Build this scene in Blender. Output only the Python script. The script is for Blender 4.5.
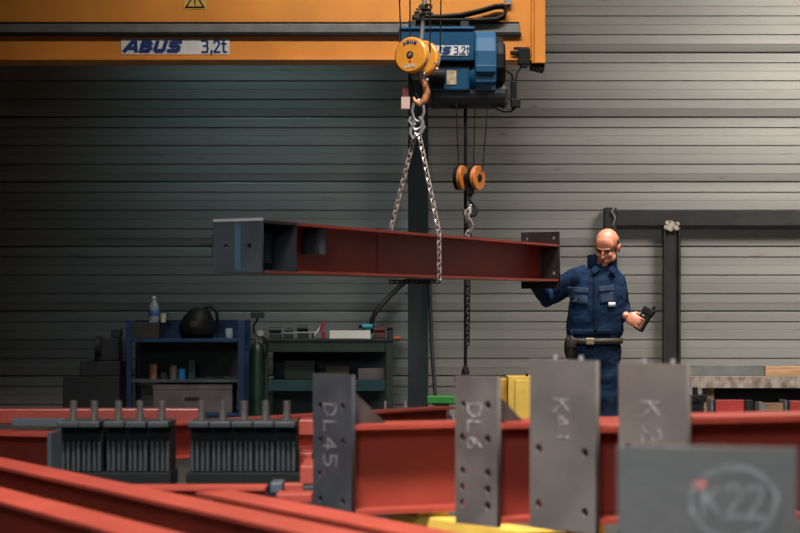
import bpy, bmesh, math, random
from mathutils import Vector, Matrix, Euler
random.seed(7)
PI = math.pi
sc = bpy.context.scene
for o in list(bpy.data.objects): bpy.data.objects.remove(o)

# ---------------------------------------------------------------- camera, world, light, exposure
F = 80/36*800; HOR = 320.0; CZ = 1.2
cam_d = bpy.data.cameras.new('camera'); cam = bpy.data.objects.new('camera', cam_d)
sc.collection.objects.link(cam); sc.camera = cam
cam.location = (0, 0, CZ); cam.rotation_euler = (PI/2, 0, 0)
cam_d.lens = 80; cam_d.sensor_width = 36; cam_d.shift_y = (HOR-266.5)/800
cam_d.clip_start = 0.1; cam_d.clip_end = 100
cam_d.dof.use_dof = True; cam_d.dof.focus_distance = 12.0; cam_d.dof.aperture_fstop = 4.5

sc.view_settings.view_transform = 'Standard'; sc.view_settings.look = 'None'
sc.view_settings.gamma = 1; sc.view_settings.exposure = 0.0; sc.view_settings.use_curve_mapping = False
w = bpy.data.worlds.new('hall_air'); sc.world = w; w.use_nodes = True
w.node_tree.nodes['Background'].inputs[0].default_value = (0.20, 0.62, 0.75, 1)
w.node_tree.nodes['Background'].inputs[1].default_value = 0.04

def area(name, loc, target, size, size_y, power, col, spread=180):
    d = bpy.data.lights.new(name, 'AREA'); d.shape = 'RECTANGLE'
    d.size = size; d.size_y = size_y; d.energy = power; d.color = col; d.spread = math.radians(spread)
    o = bpy.data.objects.new(name, d); sc.collection.objects.link(o)
    o.location = loc
    o.rotation_euler = (Vector(target)-Vector(loc)).to_track_quat('-Z', 'Y').to_euler()
    return o
# daylight from roof lights over the right of the hall and over the steel in front, then added fills
area('roof_light_right', (5.4, 11.2, 5.9), (4.6, 16.0, 1.0), 3.0, 1.6, 215, (1.0, 0.94, 0.86), 80)
area('roof_light_man', (2.4, 11.0, 5.9), (1.5, 12.2, 1.2), 1.2, 1.2, 95, (1.0, 0.92, 0.83), 70)
area('roof_light_front', (-0.6, 2.9, 5.9), (0.1, 4.9, 0.8), 2.0, 1.2, 330, (1.0, 0.94, 0.88), 80)
area('fill_light_behind', (-1.2, -4.5, 4.2), (0.4, 5.0, 0.9), 2.0, 1.6, 18, (0.88, 0.96, 1.0), 40)  # added cool fill for the front plates; no door is known there
area('fill_light_beam', (0.9, 7.6, 5.9), (0.2, 10.1, 2.0), 1.4, 1.0, 60, (1.0, 0.92, 0.84), 60)  # unseen lamp, set forward to brighten the hook and raised beam
area('fill_light_crane', (0.2, 11.4, 5.9), (0.3, 13.6, 3.5), 2.4, 0.4, 80, (1.0, 0.92, 0.82), 110)  # unseen lamp added only to brighten the girder face
area('fill_light_left', (-1.3, 14.4, 5.9), (-1.2, 16.0, 2.5), 1.0, 0.4, 5, (0.50, 0.92, 1.0), 60)  # added teal fill that tints the dark left wall

# ---------------------------------------------------------------- helpers
def W(px, py, Y): return Vector(((px-400)/F*Y, Y, CZ+(HOR-py)/F*Y))
def ZY(py, Y): return CZ+(HOR-py)/F*Y
def XY(px, Y): return (px-400)/F*Y

MATS = {}
def mat(name, col, rough=0.5, metal=0.0, var=0.12, scale=6.0, bump=0.0, bscale=40, col2=None, spec=0.5, stretch=(1,1,1), fac=(0.35,0.65), trans=0.0, coat=0.0):
    if name in MATS: return MATS[name]
    m = bpy.data.materials.new(name); m.use_nodes = True; nt = m.node_tree; N = nt.nodes; L = nt.links
    b = N['Principled BSDF']
    b.inputs['Roughness'].default_value = rough; b.inputs['Metallic'].default_value = metal
    b.inputs['Specular IOR Level'].default_value = spec
    b.inputs['Transmission Weight'].default_value = trans
    b.inputs['Coat Weight'].default_value = coat
    tc = N.new('ShaderNodeTexCoord'); mp = N.new('ShaderNodeMapping'); mp.inputs['Scale'].default_value = stretch
    L.new(tc.outputs['Object'], mp.inputs['Vector'])
    n = N.new('ShaderNodeTexNoise'); n.inputs['Scale'].default_value = scale; n.inputs['Detail'].default_value = 5
    L.new(mp.outputs[0], n.inputs['Vector'])
    r = N.new('ShaderNodeValToRGB')
    r.color_ramp.elements[0].position = fac[0]; r.color_ramp.elements[1].position = fac[1]
    c2 = col2 if col2 else tuple(c*(1-var*2) for c in col)
    c1 = col if col2 else tuple(min(1, c*(1+var)) for c in col)
    r.color_ramp.elements[0].color = (*c2, 1); r.color_ramp.elements[1].color = (*c1, 1)
    L.new(n.outputs['Fac'], r.inputs[0]); L.new(r.outputs[0], b.inputs['Base Color'])
    if bump:
        n2 = N.new('ShaderNodeTexNoise'); n2.inputs['Scale'].default_value = bscale; n2.inputs['Detail'].default_value = 4
        L.new(tc.outputs['Object'], n2.inputs['Vector'])
        bp = N.new('ShaderNodeBump'); bp.inputs['Strength'].default_value = bump; bp.inputs['Distance'].default_value = 0.02
        L.new(n2.outputs['Fac'], bp.inputs['Height']); L.new(bp.outputs[0], b.inputs['Normal'])
    MATS[name] = m; return m

RED = mat('red_primer', (0.27, 0.042, 0.028), 0.36, 0, 0.10, 3, 0.05, 90, stretch=(1,1,1))
STEEL = mat('raw_steel', (0.092, 0.083, 0.078), 0.5, 0.0, 0.13, 5, 0.06, 120)
STEEL_D = mat('dark_mill_steel', (0.024, 0.030, 0.036), 0.5, 0.1, 0.2, 7, 0.06, 120)
STEEL_B = mat('bluish_mill_steel', (0.065, 0.08, 0.10), 0.45, 0.3, 0.14, 5, 0.06, 120)
STEEL_L = mat('light_steel', (0.32, 0.32, 0.33), 0.4, 0.5, 0.12, 8)
FRAME = mat('brown_black_steel', (0.020, 0.019, 0.018), 0.55, 0.1, 0.25, 5, 0.1, 60)
CHAIN = mat('galvanised_chain', (0.50, 0.44, 0.40), 0.35, 0.5, 0.2, 30)
CHAIN_D = mat('dark_chain', (0.05, 0.045, 0.04), 0.35, 0.6, 0.2, 30)
ORANGE = mat('crane_orange', (0.66, 0.25, 0.04), 0.42, 0, 0.05, 2.5, 0.03, 30)
SHEAVE = mat('sheave_orange', (0.80, 0.33, 0.04), 0.4, 0, 0.06, 9)
SHEAVE_D = mat('worn_sheave_orange', (0.50, 0.16, 0.03), 0.45, 0, 0.15, 9)
BLUE = mat('hoist_blue', (0.003, 0.062, 0.15), 0.4, 0, 0.12, 4, 0.05, 30)
BLUE_L = mat('hoist_light_blue', (0.004, 0.09, 0.21), 0.6, 0, 0.12, 4, 0.05, 30)
BLACK = mat('black_rubber', (0.008, 0.009, 0.010), 0.55, 0, 0.2, 12, spec=0.2)
GREYRAIL = mat('grey_rail', (0.17, 0.18, 0.175), 0.5, 0.3, 0.1, 6)
WHITE = mat('label_white', (0.62, 0.63, 0.62), 0.5, 0, 0.06, 10)
NAVY = mat('label_navy', (0.006, 0.035, 0.16), 0.5, 0, 0.05, 10)
CHALK = mat('chalk', (0.24, 0.22, 0.21), 0.9, 0, 0.35, 60)
CHALK_F = mat('faint_chalk', (0.13, 0.13, 0.135), 0.9, 0, 0.25, 40)
YELLOW = mat('yellow_paint', (0.62, 0.40, 0.07), 0.5, 0, 0.10, 5)
COLUMN = mat('column_blue_grey', (0.018, 0.030, 0.036), 0.5, 0.1, 0.12, 5)
CART = mat('cart_blue', (0.004, 0.036, 0.11), 0.45, 0, 0.2, 6)
BENCH = mat('bench_green', (0.014, 0.030, 0.020), 0.5, 0, 0.25, 6)
TEAL = mat('teal_steel', (0.005, 0.045, 0.05), 0.5, 0, 0.2, 6)
MAUVE = mat('dusty_grey_case', (0.14, 0.112, 0.116), 0.6, 0.1, 0.15, 6)
GREEN = mat('crate_green', (0.015, 0.17, 0.02), 0.5, 0, 0.1, 6)
DGREEN = mat('bottle_green', (0.004, 0.022, 0.014), 0.45, 0, 0.3, 8)
WOOD = mat('light_wood', (0.46, 0.27, 0.14), 0.7, 0, 0.15, 5, stretch=(1, 12, 12))
OLDWOOD = mat('weathered_wood', (0.34, 0.30, 0.26), 0.8, 0, 0.3, 6, 0.2, 30, col2=(0.15, 0.10, 0.07), stretch=(3, 8, 2))
BROWN = mat('brown_rust', (0.22, 0.10, 0.05), 0.7, 0, 0.3, 14)
PAPER = mat('bright_paper', (0.80, 0.79, 0.74), 0.6, 0, 0.03, 10)
SKIN = mat('skin', (0.64, 0.245, 0.155), 0.42, 0, 0.09, 16, 0.03, 150)
RSKIN = SKIN
HAIR = mat('short_brown_hair', (0.13, 0.075, 0.05), 0.8, 0, 0.3, 80, 0.4, 200)
CLOTH = mat('navy_workwear', (0.006, 0.022, 0.060), 0.85, 0, 0.2, 7, 0.25, 18, spec=0.15)
CLOTH_D = mat('dark_navy_workwear', (0.004, 0.013, 0.034), 0.85, 0, 0.2, 7, 0.25, 18, spec=0.15)
BELT = mat('belt_leather', (0.05, 0.033, 0.022), 0.6, 0, 0.2, 20)
BOOT = mat('boot_leather', (0.02, 0.016, 0.013), 0.6, 0, 0.2, 20)
GLASSY = mat('clear_plastic', (0.75, 0.85, 0.92), 0.12, 0, 0.02, 5, trans=0.75)

class MB:
    def __init__(s): s.bm = bmesh.new()
    def box(s, c, size, rot=None):
        m = Matrix.Translation(Vector(c)) @ (rot.to_4x4() if rot else Matrix.Identity(4)) @ Matrix.Diagonal((*size, 1))
        bmesh.ops.create_cube(s.bm, size=1, matrix=m); return s
    def span(s, a, b):   # axis box from min to max
        a = Vector(a); b = Vector(b); return s.box((a+b)/2, [abs(x) for x in (b-a)])
    def frame_at(s, d):
        d = d.normalized(); up = Vector((0,0,1)) if abs(d.z) < .95 else Vector((0,1,0))
        r = d.cross(up).normalized(); u = r.cross(d).normalized(); return r, u
    def rings(s, rs, cap=True, closed=False):
        vs = [[s.bm.verts.new(p) for p in r] for r in rs]
        n = len(vs[0]); k = len(vs)
        for i in range(k if closed else k-1):
            a, b = vs[i], vs[(i+1) % k]
            for j in range(n): s.bm.faces.new((a[j], a[(j+1)%n], b[(j+1)%n], b[j]))
        if cap and not closed:
            s.bm.faces.new(list(reversed(vs[0]))); s.bm.faces.new(vs[-1])
        return s
    def tube(s, pts, r, n=8, closed=False):
        pts = [Vector(p) for p in pts]; k = len(pts); rr = r if isinstance(r, (list, tuple)) else [r]*k
        rs = []; ref = None
        for i, p in enumerate(pts):
            if closed: d = pts[(i+1)%k]-pts[i-1]
            else: d = pts[min(i+1,k-1)]-pts[max(i-1,0)]
            d.normalize()
            if ref is None: ref, _ = s.frame_at(d)
            ref = (ref - d*ref.dot(d))
            if ref.length < 1e-4: ref, _ = s.frame_at(d)
            ref.normalize(); u = d.cross(ref)
            rs.append([p + (ref*math.cos(2*PI*j/n)+u*math.sin(2*PI*j/n))*rr[i] for j in range(n)])
        return s.rings(rs, closed=closed)
    def cyl(s, a, b, r, n=20): return s.tube([a, b], r, n)
    def lathe(s, prof, M=Matrix.Identity(4), n=28):   # prof (r, z) along z
        rs = [[M @ Vector((max(r,1e-4)*math.cos(2*PI*j/n), max(r,1e-4)*math.sin(2*PI*j/n), z)) for j in range(n)] for r, z in prof]
        return s.rings(rs)
    def prism(s, poly, a, b, M=Matrix.Identity(4)):   # poly in local (x,y), extruded z a..b
        s.rings([[M @ Vector((x, y, a)) for x, y in poly], [M @ Vector((x, y, b)) for x, y in poly]]); return s
    def ell(s, c, r, rot=None, n=20, m=12):
        M = Matrix.Translation(Vector(c)) @ (rot.to_4x4() if rot else Matrix.Identity(4)) @ Matrix.Diagonal((*r, 1))
        bmesh.ops.create_uvsphere(s.bm, u_segments=n, v_segments=m, radius=1, matrix=M); return s
    def loft(s, lst, n=20, rot=0):  # horizontal ellipses (cx,cy,cz,rx,ry)
        rs = []
        for cx, cy, cz, rx, ry in lst:
            rs.append([Vector((cx+rx*math.cos(2*PI*j/n)*math.cos(rot)-ry*math.sin(2*PI*j/n)*math.sin(rot),
                               cy+rx*math.cos(2*PI*j/n)*math.sin(rot)+ry*math.sin(2*PI*j/n)*math.cos(rot), cz)) for j in range(n)])
        return s.rings(rs)
    def mesh(s, name):
        bmesh.ops.recalc_face_normals(s.bm, faces=s.bm.faces)
        me = bpy.data.meshes.new(name); s.bm.to_mesh(me); s.bm.free(); return me
    def build(s, name, m, parent=None, bevel=0, smooth=False, loc=None):
        return link(name, s.mesh(name), m, parent, bevel, smooth, loc)
def link(name, me, m, parent=None, bevel=0, smooth=False, loc=None):
    o = bpy.data.objects.new(name, me); sc.collection.objects.link(o)
    if m: me.materials.append(m)
    if parent: o.parent = parent
    if loc: o.location = loc
    if smooth:
        for p in me.polygons: p.use_smooth = True
        if smooth != 'all': me.set_sharp_from_angle(angle=math.radians(40))
    if bevel:
        b = o.modifiers.new('bevel', 'BEVEL'); b.width = bevel; b.segments = 2; b.limit_method = 'ANGLE'
    return o
def tag(o, label=None, cat=None, group=None, kind=None):
    if label: o['label'] = label
    if cat: o['category'] = cat
    if group: o['group'] = group
    if kind: o['kind'] = kind
    return o
def thing(name, label, cat, loc=(0,0,0), rot=(0,0,0), group=None):
    o = bpy.data.objects.new(name, None); sc.collection.objects.link(o)
    o.location = loc; o.rotation_euler = rot; o.empty_display_size = 0.1
    return tag(o, label, cat, group)
def copy_tree(o, parent=None):
    c = o.copy(); sc.collection.objects.link(c); c.parent = parent
    for ch in list(o.children): copy_tree(ch, c)
    return c
def holed_plate(wd, ht, t, holes, M, corner=0):     # plate in local xz (centre at 0), thickness along +y*t, with real holes
    cu = bpy.data.curves.new('tmp', 'CURVE'); cu.dimensions = '2D'; cu.fill_mode = 'BOTH'; cu.extrude = t/2
    def sp(pts):
        q = cu.splines.new('POLY'); q.points.add(len(pts)-1)
        for i, (x, y) in enumerate(pts): q.points[i].co = (x, y, 0, 1)
        q.use_cyclic_u = True
    a, b = wd/2, ht/2
    sp([(-a,-b),(a,-b),(a,b),(-a,b)])
    for x, y, r in holes: sp([(x+r*math.cos(-2*PI*j/14), y+r*math.sin(-2*PI*j/14)) for j in range(14)])
    ob = bpy.data.objects.new('tmp', cu); sc.collection.objects.link(ob)
    bpy.context.view_layer.update()
    me = bpy.data.meshes.new_from_object(ob.evaluated_get(bpy.context.evaluated_depsgraph_get()))
    bpy.data.objects.remove(ob); bpy.data.curves.remove(cu)
    me.transform(M @ Matrix.Rotation(PI/2, 4, 'X')); me.update()
    return me
def text_mesh(s, size, depth, bold=0.0, shear=0.0, M=Matrix.Identity(4)):
    cu = bpy.data.curves.new('tmp', 'FONT'); cu.body = s; cu.size = size; cu.extrude = depth; cu.offset = bold; cu.shear = shear
    cu.align_x = 'CENTER'; cu.align_y = 'CENTER'
    ob = bpy.data.objects.new('tmp', cu); sc.collection.objects.link(ob); bpy.context.view_layer.update()
    me = bpy.data.meshes.new_from_object(ob.evaluated_get(bpy.context.evaluated_depsgraph_get()))
    bpy.data.objects.remove(ob); bpy.data.curves.remove(cu)
    me.transform(M @ Matrix.Rotation(PI/2, 4, 'X')); me.update(); return me
def blob(mb, voxel, smooth=4, name='blob', disp=0, dscale=.1):
    me = mb.mesh(name); ob = bpy.data.objects.new(name, me); sc.collection.objects.link(ob)
    r = ob.modifiers.new('r', 'REMESH'); r.mode = 'VOXEL'; r.voxel_size = voxel
    if smooth:
        q = ob.modifiers.new('s', 'SMOOTH'); q.iterations = smooth; q.factor = .5
    if disp:
        tx = bpy.data.textures.new(name+'_fold', 'CLOUDS'); tx.noise_scale = dscale; tx.noise_depth = 2
        d = ob.modifiers.new('d', 'DISPLACE'); d.texture = tx; d.strength = disp; d.mid_level = .5
    bpy.context.view_layer.update()
    m2 = bpy.data.meshes.new_from_object(ob.evaluated_get(bpy.context.evaluated_depsgraph_get()))
    m2.name = name; bpy.data.objects.remove(ob); return m2

BG = {'A': [[(0,0),(.33,1),(.5,1),(.72,0)],[(.2,.3),(.62,.3)]],
      'B': [[(.1,0),(.1,1),(.52,1),(.62,.78),(.5,.52),(.1,.52)],[(.5,.52),(.68,.3),(.55,0),(.1,0)]],
      'U': [[(.08,1),(.08,.15),(.2,0),(.5,0),(.62,.15),(.62,1)]],
      'S': [[(.64,1),(.18,1),(.08,.85),(.08,.62),(.2,.52),(.5,.52),(.64,.4),(.64,.14),(.52,0),(.05,0)]],
      '3': [[(.05,1),(.5,1),(.55,.85),(.5,.55),(.2,.52)],[(.5,.52),(.58,.3),(.5,0),(.05,0)]],
      '2': [[(.05,.8),(.12,1),(.45,1),(.52,.8),(.45,.55),(.05,0),(.55,0)]],
      ',': [[(.16,.12),(.10,-.16)]],
      't': [[(.15,1),(.15,.1),(.22,0),(.36,0)],[(.0,.72),(.34,.72)]]}
def block_text(name, word, h, th, M, m, parent, adv=.8, sx=1.0, shear=0.0, depth=.0012):
    mb = MB(); hh = h-th; xw = 0; segs = []
    for ch in word:
        for st in BG[ch]:
            pts = [((xw + x*sx*h) + shear*y*h, y*hh+th/2) for x, y in st]
            segs += list(zip(pts[:-1], pts[1:]))
        xw += {',': .34, 't': .45}.get(ch, adv)*sx*h
    for k, (a, b) in enumerate(segs):
        L = math.hypot(b[0]-a[0], b[1]-a[1]); ang = math.atan2(b[1]-a[1], b[0]-a[0])
        mb.box(((a[0]+b[0])/2 - xw/2, -k*.00006, (a[1]+b[1])/2 - h/2), (L+th*.85, depth, th), Matrix.Rotation(-ang, 3, 'Y'))
    me = mb.mesh(name); me.transform(M); return link(name, me, m, parent)
# stroke letters for chalk, unit box x 0..0.6, y 0..1
G = {'K': [[(0,0),(0,1)],[(.55,1),(0,.42)],[(.18,.55),(.58,0)]],
     '2': [[(0,.8),(.12,.97),(.35,1),(.52,.85),(.5,.62),(.25,.3),(0,0),(.58,.02)]],
     'D': [[(0,0),(0,1),(.3,.97),(.52,.75),(.52,.3),(.3,.05),(0,0)]],
     'L': [[(0,1),(0,0),(.5,.02)]], '1': [[(.1,.75),(.3,1),(.3,0)]],
     '4': [[(.4,0),(.4,1),(0,.35),(.58,.35)]],
     '5': [[(.52,1),(.05,1),(.02,.58),(.35,.6),(.52,.35),(.4,.05),(0,.02)]],
     '6': [[(.45,1),(.1,.6),(.02,.25),(.2,0),(.45,.08),(.5,.35),(.3,.5),(.08,.35)]],
     'O': [[(.5+.5*math.cos(a*PI/12), .5+.5*math.sin(a*PI/12)) for a in range(25)]]}
def chalk(lines, th, M, name='chalk_mark', m=None, parent=None, jit=.004):
    """lines: list of (glyph, ox, oy, sx, sy, rot deg) on local plate plane (u right, v up)"""
    mb = MB(); kk = 0
    for g, ox, oy, sx, sy, rot in lines:
        c, s = math.cos(math.radians(rot)), math.sin(math.radians(rot))
        for st in G[g]:
            pts = []
            for (x, y) in st:
                x *= sx; y *= sy
                pts.append((ox+x*c-y*s+random.uniform(-jit,jit)*.5, oy+x*s+y*c+random.uniform(-jit,jit)*.5))
            for (a, b) in zip(pts[:-1], pts[1:]):
                d = Vector((b[0]-a[0], b[1]-a[1])); L = d.length
                if L < 1e-5: continue
                ang = math.atan2(d.y, d.x)
                kk += 1; mb.box(((a[0]+b[0])/2, -.0002-kk*.00003, (a[1]+b[1])/2), (L+th*.7, .0006, th), Matrix.Rotation(-ang, 3, 'Y'))
    me = mb.mesh(name); me.transform(M)
    return link(name, me, m or CHALK, parent)

# ---------------------------------------------------------------- the hall
WY = 16.0
prof = []   # (z, y) of the lined wall, from the bottom up
per = 0.5814; z0 = 2.4376 - per*5
k = 0
while z0 + k*per < 6.0:
    zb = z0 + k*per
    # fractions measured upward from the strong joint
    def q(fr, d): prof.append((zb+fr*per, WY-d))
    q(0.0, 0.0); q(0.018, -0.020); q(0.022, 0.018); q(0.13, 0.027); q(0.14, 0.030)
    for fr, dep, wd in ((0.278, .016, .012), (0.43, .003, .008), (0.565, .016, .012), (0.715, .003, .008), (0.843, .016, .012)):
        q(fr-wd, .030); q(fr-wd*.45, .030-dep); q(fr+wd*.45, .030-dep); q(fr+wd, .030)
    q(0.985, 0.030); q(0.997, 0.022)
    k += 1
bm = bmesh.new(); prev = None
xs = (-9.0, 9.0)
for z, y in prof:
    cur = [bm.verts.new((x, y, max(z, 0))) for x in xs]
    if prev: bm.faces.new((prev[0], prev[1], cur[1], cur[0]))
    prev = cur
for x0, x1 in ((-9, 9),):
    a = [bm.verts.new((x0, WY+.06, 0)), bm.verts.new((x1, WY+.06, 0)), bm.verts.new((x1, WY+.06, 6)), bm.verts.new((x0, WY+.06, 6))]
    bm.faces.new(a)
me = bpy.data.meshes.new('wall_back'); bm.to_mesh(me); bm.free()
WALLM = mat('lining_sheet', (0.365, 0.355, 0.33), 0.42, 0.3, 0.11, 1.3, 0.06, 9, stretch=(.12, 1, 3.2))
nt = WALLM.node_tree; N = nt.nodes; L = nt.links   # scuffs and rust freckles with their own shapes
b = N['Principled BSDF']; src = b.inputs['Base Color'].links[0].from_socket
tc = N.new('ShaderNodeTexCoord'); mp = N.new('ShaderNodeMapping'); mp.inputs['Scale'].default_value = (1.2, 1, 9)
n = N.new('ShaderNodeTexNoise'); n.inputs['Scale'].default_value = 2.2; n.inputs['Detail'].default_value = 8; n.inputs['Roughness'].default_value = .65
r = N.new('ShaderNodeValToRGB'); r.color_ramp.elements[0].position = .62; r.color_ramp.elements[1].position = .74
mx = N.new('ShaderNodeMixRGB'); mx.inputs[2].default_value = (0.20, 0.15, 0.11, 1)
L.new(tc.outputs['Object'], mp.inputs[0]); L.new(mp.outputs[0], n.inputs['Vector']); L.new(n.outputs['Fac'], r.inputs[0])
L.new(r.outputs[0], mx.inputs[0]); L.new(src, mx.inputs[1]); L.new(mx.outputs[0], b.inputs['Base Color'])
tag(link('wall_back', me, WALLM), kind='structure')
tag(MB().span((-9, -8, -.1), (9, WY+.1, 0)).build('floor', mat('concrete', (0.09, 0.085, 0.08), 0.7, 0, .2, 1.5, .1, 20)), kind='structure')
DARK = mat('dark_roof_sheet', (0.05, 0.055, 0.055), .8)
tag(MB().span((-9, -8, 6.0), (9, WY+.1, 6.1)).build('ceiling', DARK), kind='structure')
tag(MB().span((-9.1, -8, 0), (-9, WY+.1, 6.0)).build('wall_left', DARK), kind='structure')
tag(MB().span((9.0, -8, 0), (9.1, WY+.1, 6.0)).build('wall_right', DARK), kind='structure')
tag(MB().span((-9, -8.1, 0), (9, -8, 6.0)).build('wall_front', DARK), kind='structure')

# steel column on the back wall
cx = XY(418, 15.6)
t = thing('steel_column', 'blue grey steel column rising against the back wall behind the lifting chain', 'column', (cx, 15.6, 0))
m = MB(); m.span((-.088,-.10,0),(.088,-.088,5.98)); m.span((-.088,.088,0),(.088,.10,5.98)); m.span((-.006,-.088,0),(.006,.088,5.98))
m.build('column_shaft', COLUMN, t, .002)
MB().span((-.13,-.15,0),(.13,.15,.02)).build('base_plate', COLUMN, t)
# dark frame on the right
t = thing('steel_portal', 'dark brown steel frame standing against the wall right of the man', 'frame', (XY(705, 15.86), 15.86, 0))
bx = XY(705, 15.86)
z1 = ZY(211, 15.86); z2 = ZY(226, 15.86)
MB().span((XY(616,15.86)-bx, -.06, z2), (3.4, .06, z1)).build('top_rail', FRAME, t, .004)
MB().span((XY(604,15.86)-bx, -.07, 0), (XY(616,15.86)-bx-.001, .07, ZY(208,15.86))).build('post', FRAME, t, .004)
m = MB(); a, b_ = XY(663,15.86)-bx, XY(680,15.86)-bx
m.span((a,-.05,0),(a+.02,.05,z2-.001)); m.span((b_-.02,-.05,0),(b_,.05,z2-.001)); m.span((a+.02,-.012,0),(b_-.02,.02,z2-.001))
m.build('post', FRAME, t, .002)
m = MB(); random.seed(3)
c = W(672, 225, 15.86-.08)
for i in range(26):
    a = random.uniform(0, 2*PI); rr = random.uniform(0, .055)
    m.ell((c.x-bx+rr*math.cos(a)*1.2, -.064, c.z+rr*math.sin(a)*.8), (random.uniform(.008,.028), .006, random.uniform(.006,.02)), n=8, m=6)
m.build('filler_patch', mat('pale_filler', (0.55, 0.47, 0.40), .9, 0, .2, 30), t)
m = MB(); c = W(613, 214, 15.76)
m.tube([(c.x-bx, -.085, c.z-.10), (c.x-bx+.02, -.09, c.z-.03), (c.x-bx-.01, -.09, c.z+.02), (c.x-bx+.015, -.085, c.z+.06)], .009)
m.build('strap_end', CHAIN, t, smooth=True)

# ---------------------------------------------------------------- crane bridge
GY = 13.7
gz0 = ZY(61, GY); gx1 = XY(545, GY)
t = thing('crane_girder', 'orange box girder of the overhead crane across the top left', 'crane', (gx1, GY, gz0))
def LX(px, Y=GY): return XY(px, Y)-gx1
def LZ(py, Y=GY): return ZY(py, Y)-gz0
m = MB(); m.span((-8.5, 0.0, LZ(58.5)), (LX(531), .22, 2.0)); m.build('girder_web', ORANGE, t, .003)  # extended upward out of view to block lamp light from the wall
m = MB(); m.span((-8.5, -.05, 0), (LX(531), .25, LZ(58.7))); m.build('bottom_flange', ORANGE, t, .003)
# end carriage end
m = MB(); m.span((LX(531)+.001, -.05, LZ(64)), (0, .25, 2.0)); m.build('end_carriage', ORANGE, t, .006)
m = MB(); m.prism([(LX(531)+.004,LZ(67)),(LX(545)-.004,LZ(70)),(LX(545)-.004,LZ(64)-.001),(LX(531)+.004,LZ(64)-.001)], .02, -.2, Matrix.Rotation(PI/2,4,'X')); m.build('carriage_underside', BLACK, t)  # black wedge paints the shaded, slanted underside of the orange carriage
MB().span((LX(533), -.058, LZ(64)), (LX(534.2), -.0501, 2.0)).build('seam_strip', mat('seam_dark_orange', (0.42,0.13,.01), .5), t)
# conductor rail
m = MB(); m.span((-8.5, -.032, LZ(33)), (LX(519), -.001, LZ(24.5))); m.build('conductor_rail', GREYRAIL, t, .003)
m = MB(); m.span((-8.5, -.038, LZ(36)), (LX(521), -.001, LZ(33)-.001)); m.span((-8.5,-.03,LZ(24.5)+.001),(LX(519),-.001,LZ(22.5))); m.build('rail_shade_strip', BLACK, t)  # black strip below the rail paints its shadow; a thin one above
# seams in web
m = MB()
for px in (399.5, 430.5): m.span((LX(px), -.004, LZ(22)), (LX(px)+.006, -.0005, 2.0))
m.build('weld_seam', mat('seam_dark_orange', (0.42,0.13,.01)), t)
# label
def label_plate(px0, px1, py0, py1, Y, parent, org, faint=False, txt='ABUS', num='3,2t', s=1):
    a = W(px0, py1, Y)-org; b = W(px1, py0, Y)-org
    pl = MB().span((a.x, a.y-.004, a.z), (b.x, a.y, b.z)).build('name_label', WHITE, parent)
    h = b.z-a.z; wd = b.x-a.x
    block_text('lettering', txt, h*.80, h*.24, Matrix.Translation((a.x+wd*.30, a.y-.0055, (a.z+b.z)/2)), NAVY, pl, .92, 1.22*s, .22)
    block_text('lettering', num.replace(' ', ''), h*.84, h*.13, Matrix.Translation((a.x+wd*.86, a.y-.0055, (a.z+b.z)/2)), NAVY, pl, .78, .80*s, 0)
org = Vector((gx1, GY, gz0))
label_plate(121, 229.5, 38.5, 54.5, GY-.0005, t, org)
# warning triangle
a = W(195, 9.5, GY)-org
m = MB(); m.span((a.x-.085,-.004,a.z),(a.x+.085,0,a.z+.14)); pl = m.build('warning_sign', YELLOW, t)
MX = Matrix.Rotation(PI/2,4,'X')
m = MB(); m.prism([(a.x-.08,a.z+.01),(a.x+.08,a.z+.01),(a.x,a.z+.135)], .0045, .006, MX)
m.build('triangle_border', BLACK, pl)
m = MB(); m.prism([(a.x-.056,a.z+.023),(a.x+.056,a.z+.023),(a.x,a.z+.113)], .0065, .0075, MX); m.build('triangle_face', YELLOW, pl)
m = MB(); m.span((a.x-.006,-.009,a.z+.045),(a.x+.006,-.008,a.z+.085)); m.span((a.x-.006,-.009,a.z+.03),(a.x+.006,-.008,a.z+.038)); m.build('exclamation_mark', BLACK, pl)
# festoon cable bundle in a long loop above the rail
m = MB()
for dz, dy in ((0,0),(.018,.012),(-.018,.01),(.006,-.016)):
    pts = []
    for px, py in ((412,17.5),(420,17),(440,17),(460,15.5),(480,11),(495,6.5),(503,6),(506,10),(504,16),(497,19.5),(480,20.5),(450,20.5),(415,20.5)):
        p = W(px, py, GY-.07)-org; pts.append((p.x, p.y+dy, p.z+dz*.6))
    m.tube(pts, .012)
m.build('festoon_cable', BLACK, t, smooth=True)
a = W(507, 3, GY)-org
MB().span((a.x-.02, -.05, a.z-.02), (a.x+.03, -.001, a.z+.03)).build('cable_clamp', STEEL_L, t, .003)
# limit switch and cables at the end
m = MB()
c = W(524, 57, GY-.05)-org
m.box(c, (.09,.08,.12)); m.box(c+Vector((-.055,0,.03)), (.10,.05,.03)); m.box(c+Vector((-.02,0,.065)), (.12,.03,.02)); m.box(c+Vector((.0,-.01,-.065)), (.05,.05,.04))
m.build('limit_switch', BLACK, t, .004)
m = MB(); m.tube([W(*p, GY-.06)-org for p in ((521,64),(520,69),(517,73),(516,80),(515,90))], .006); m.build('switch_cable', BLACK, t, smooth=True)

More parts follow.
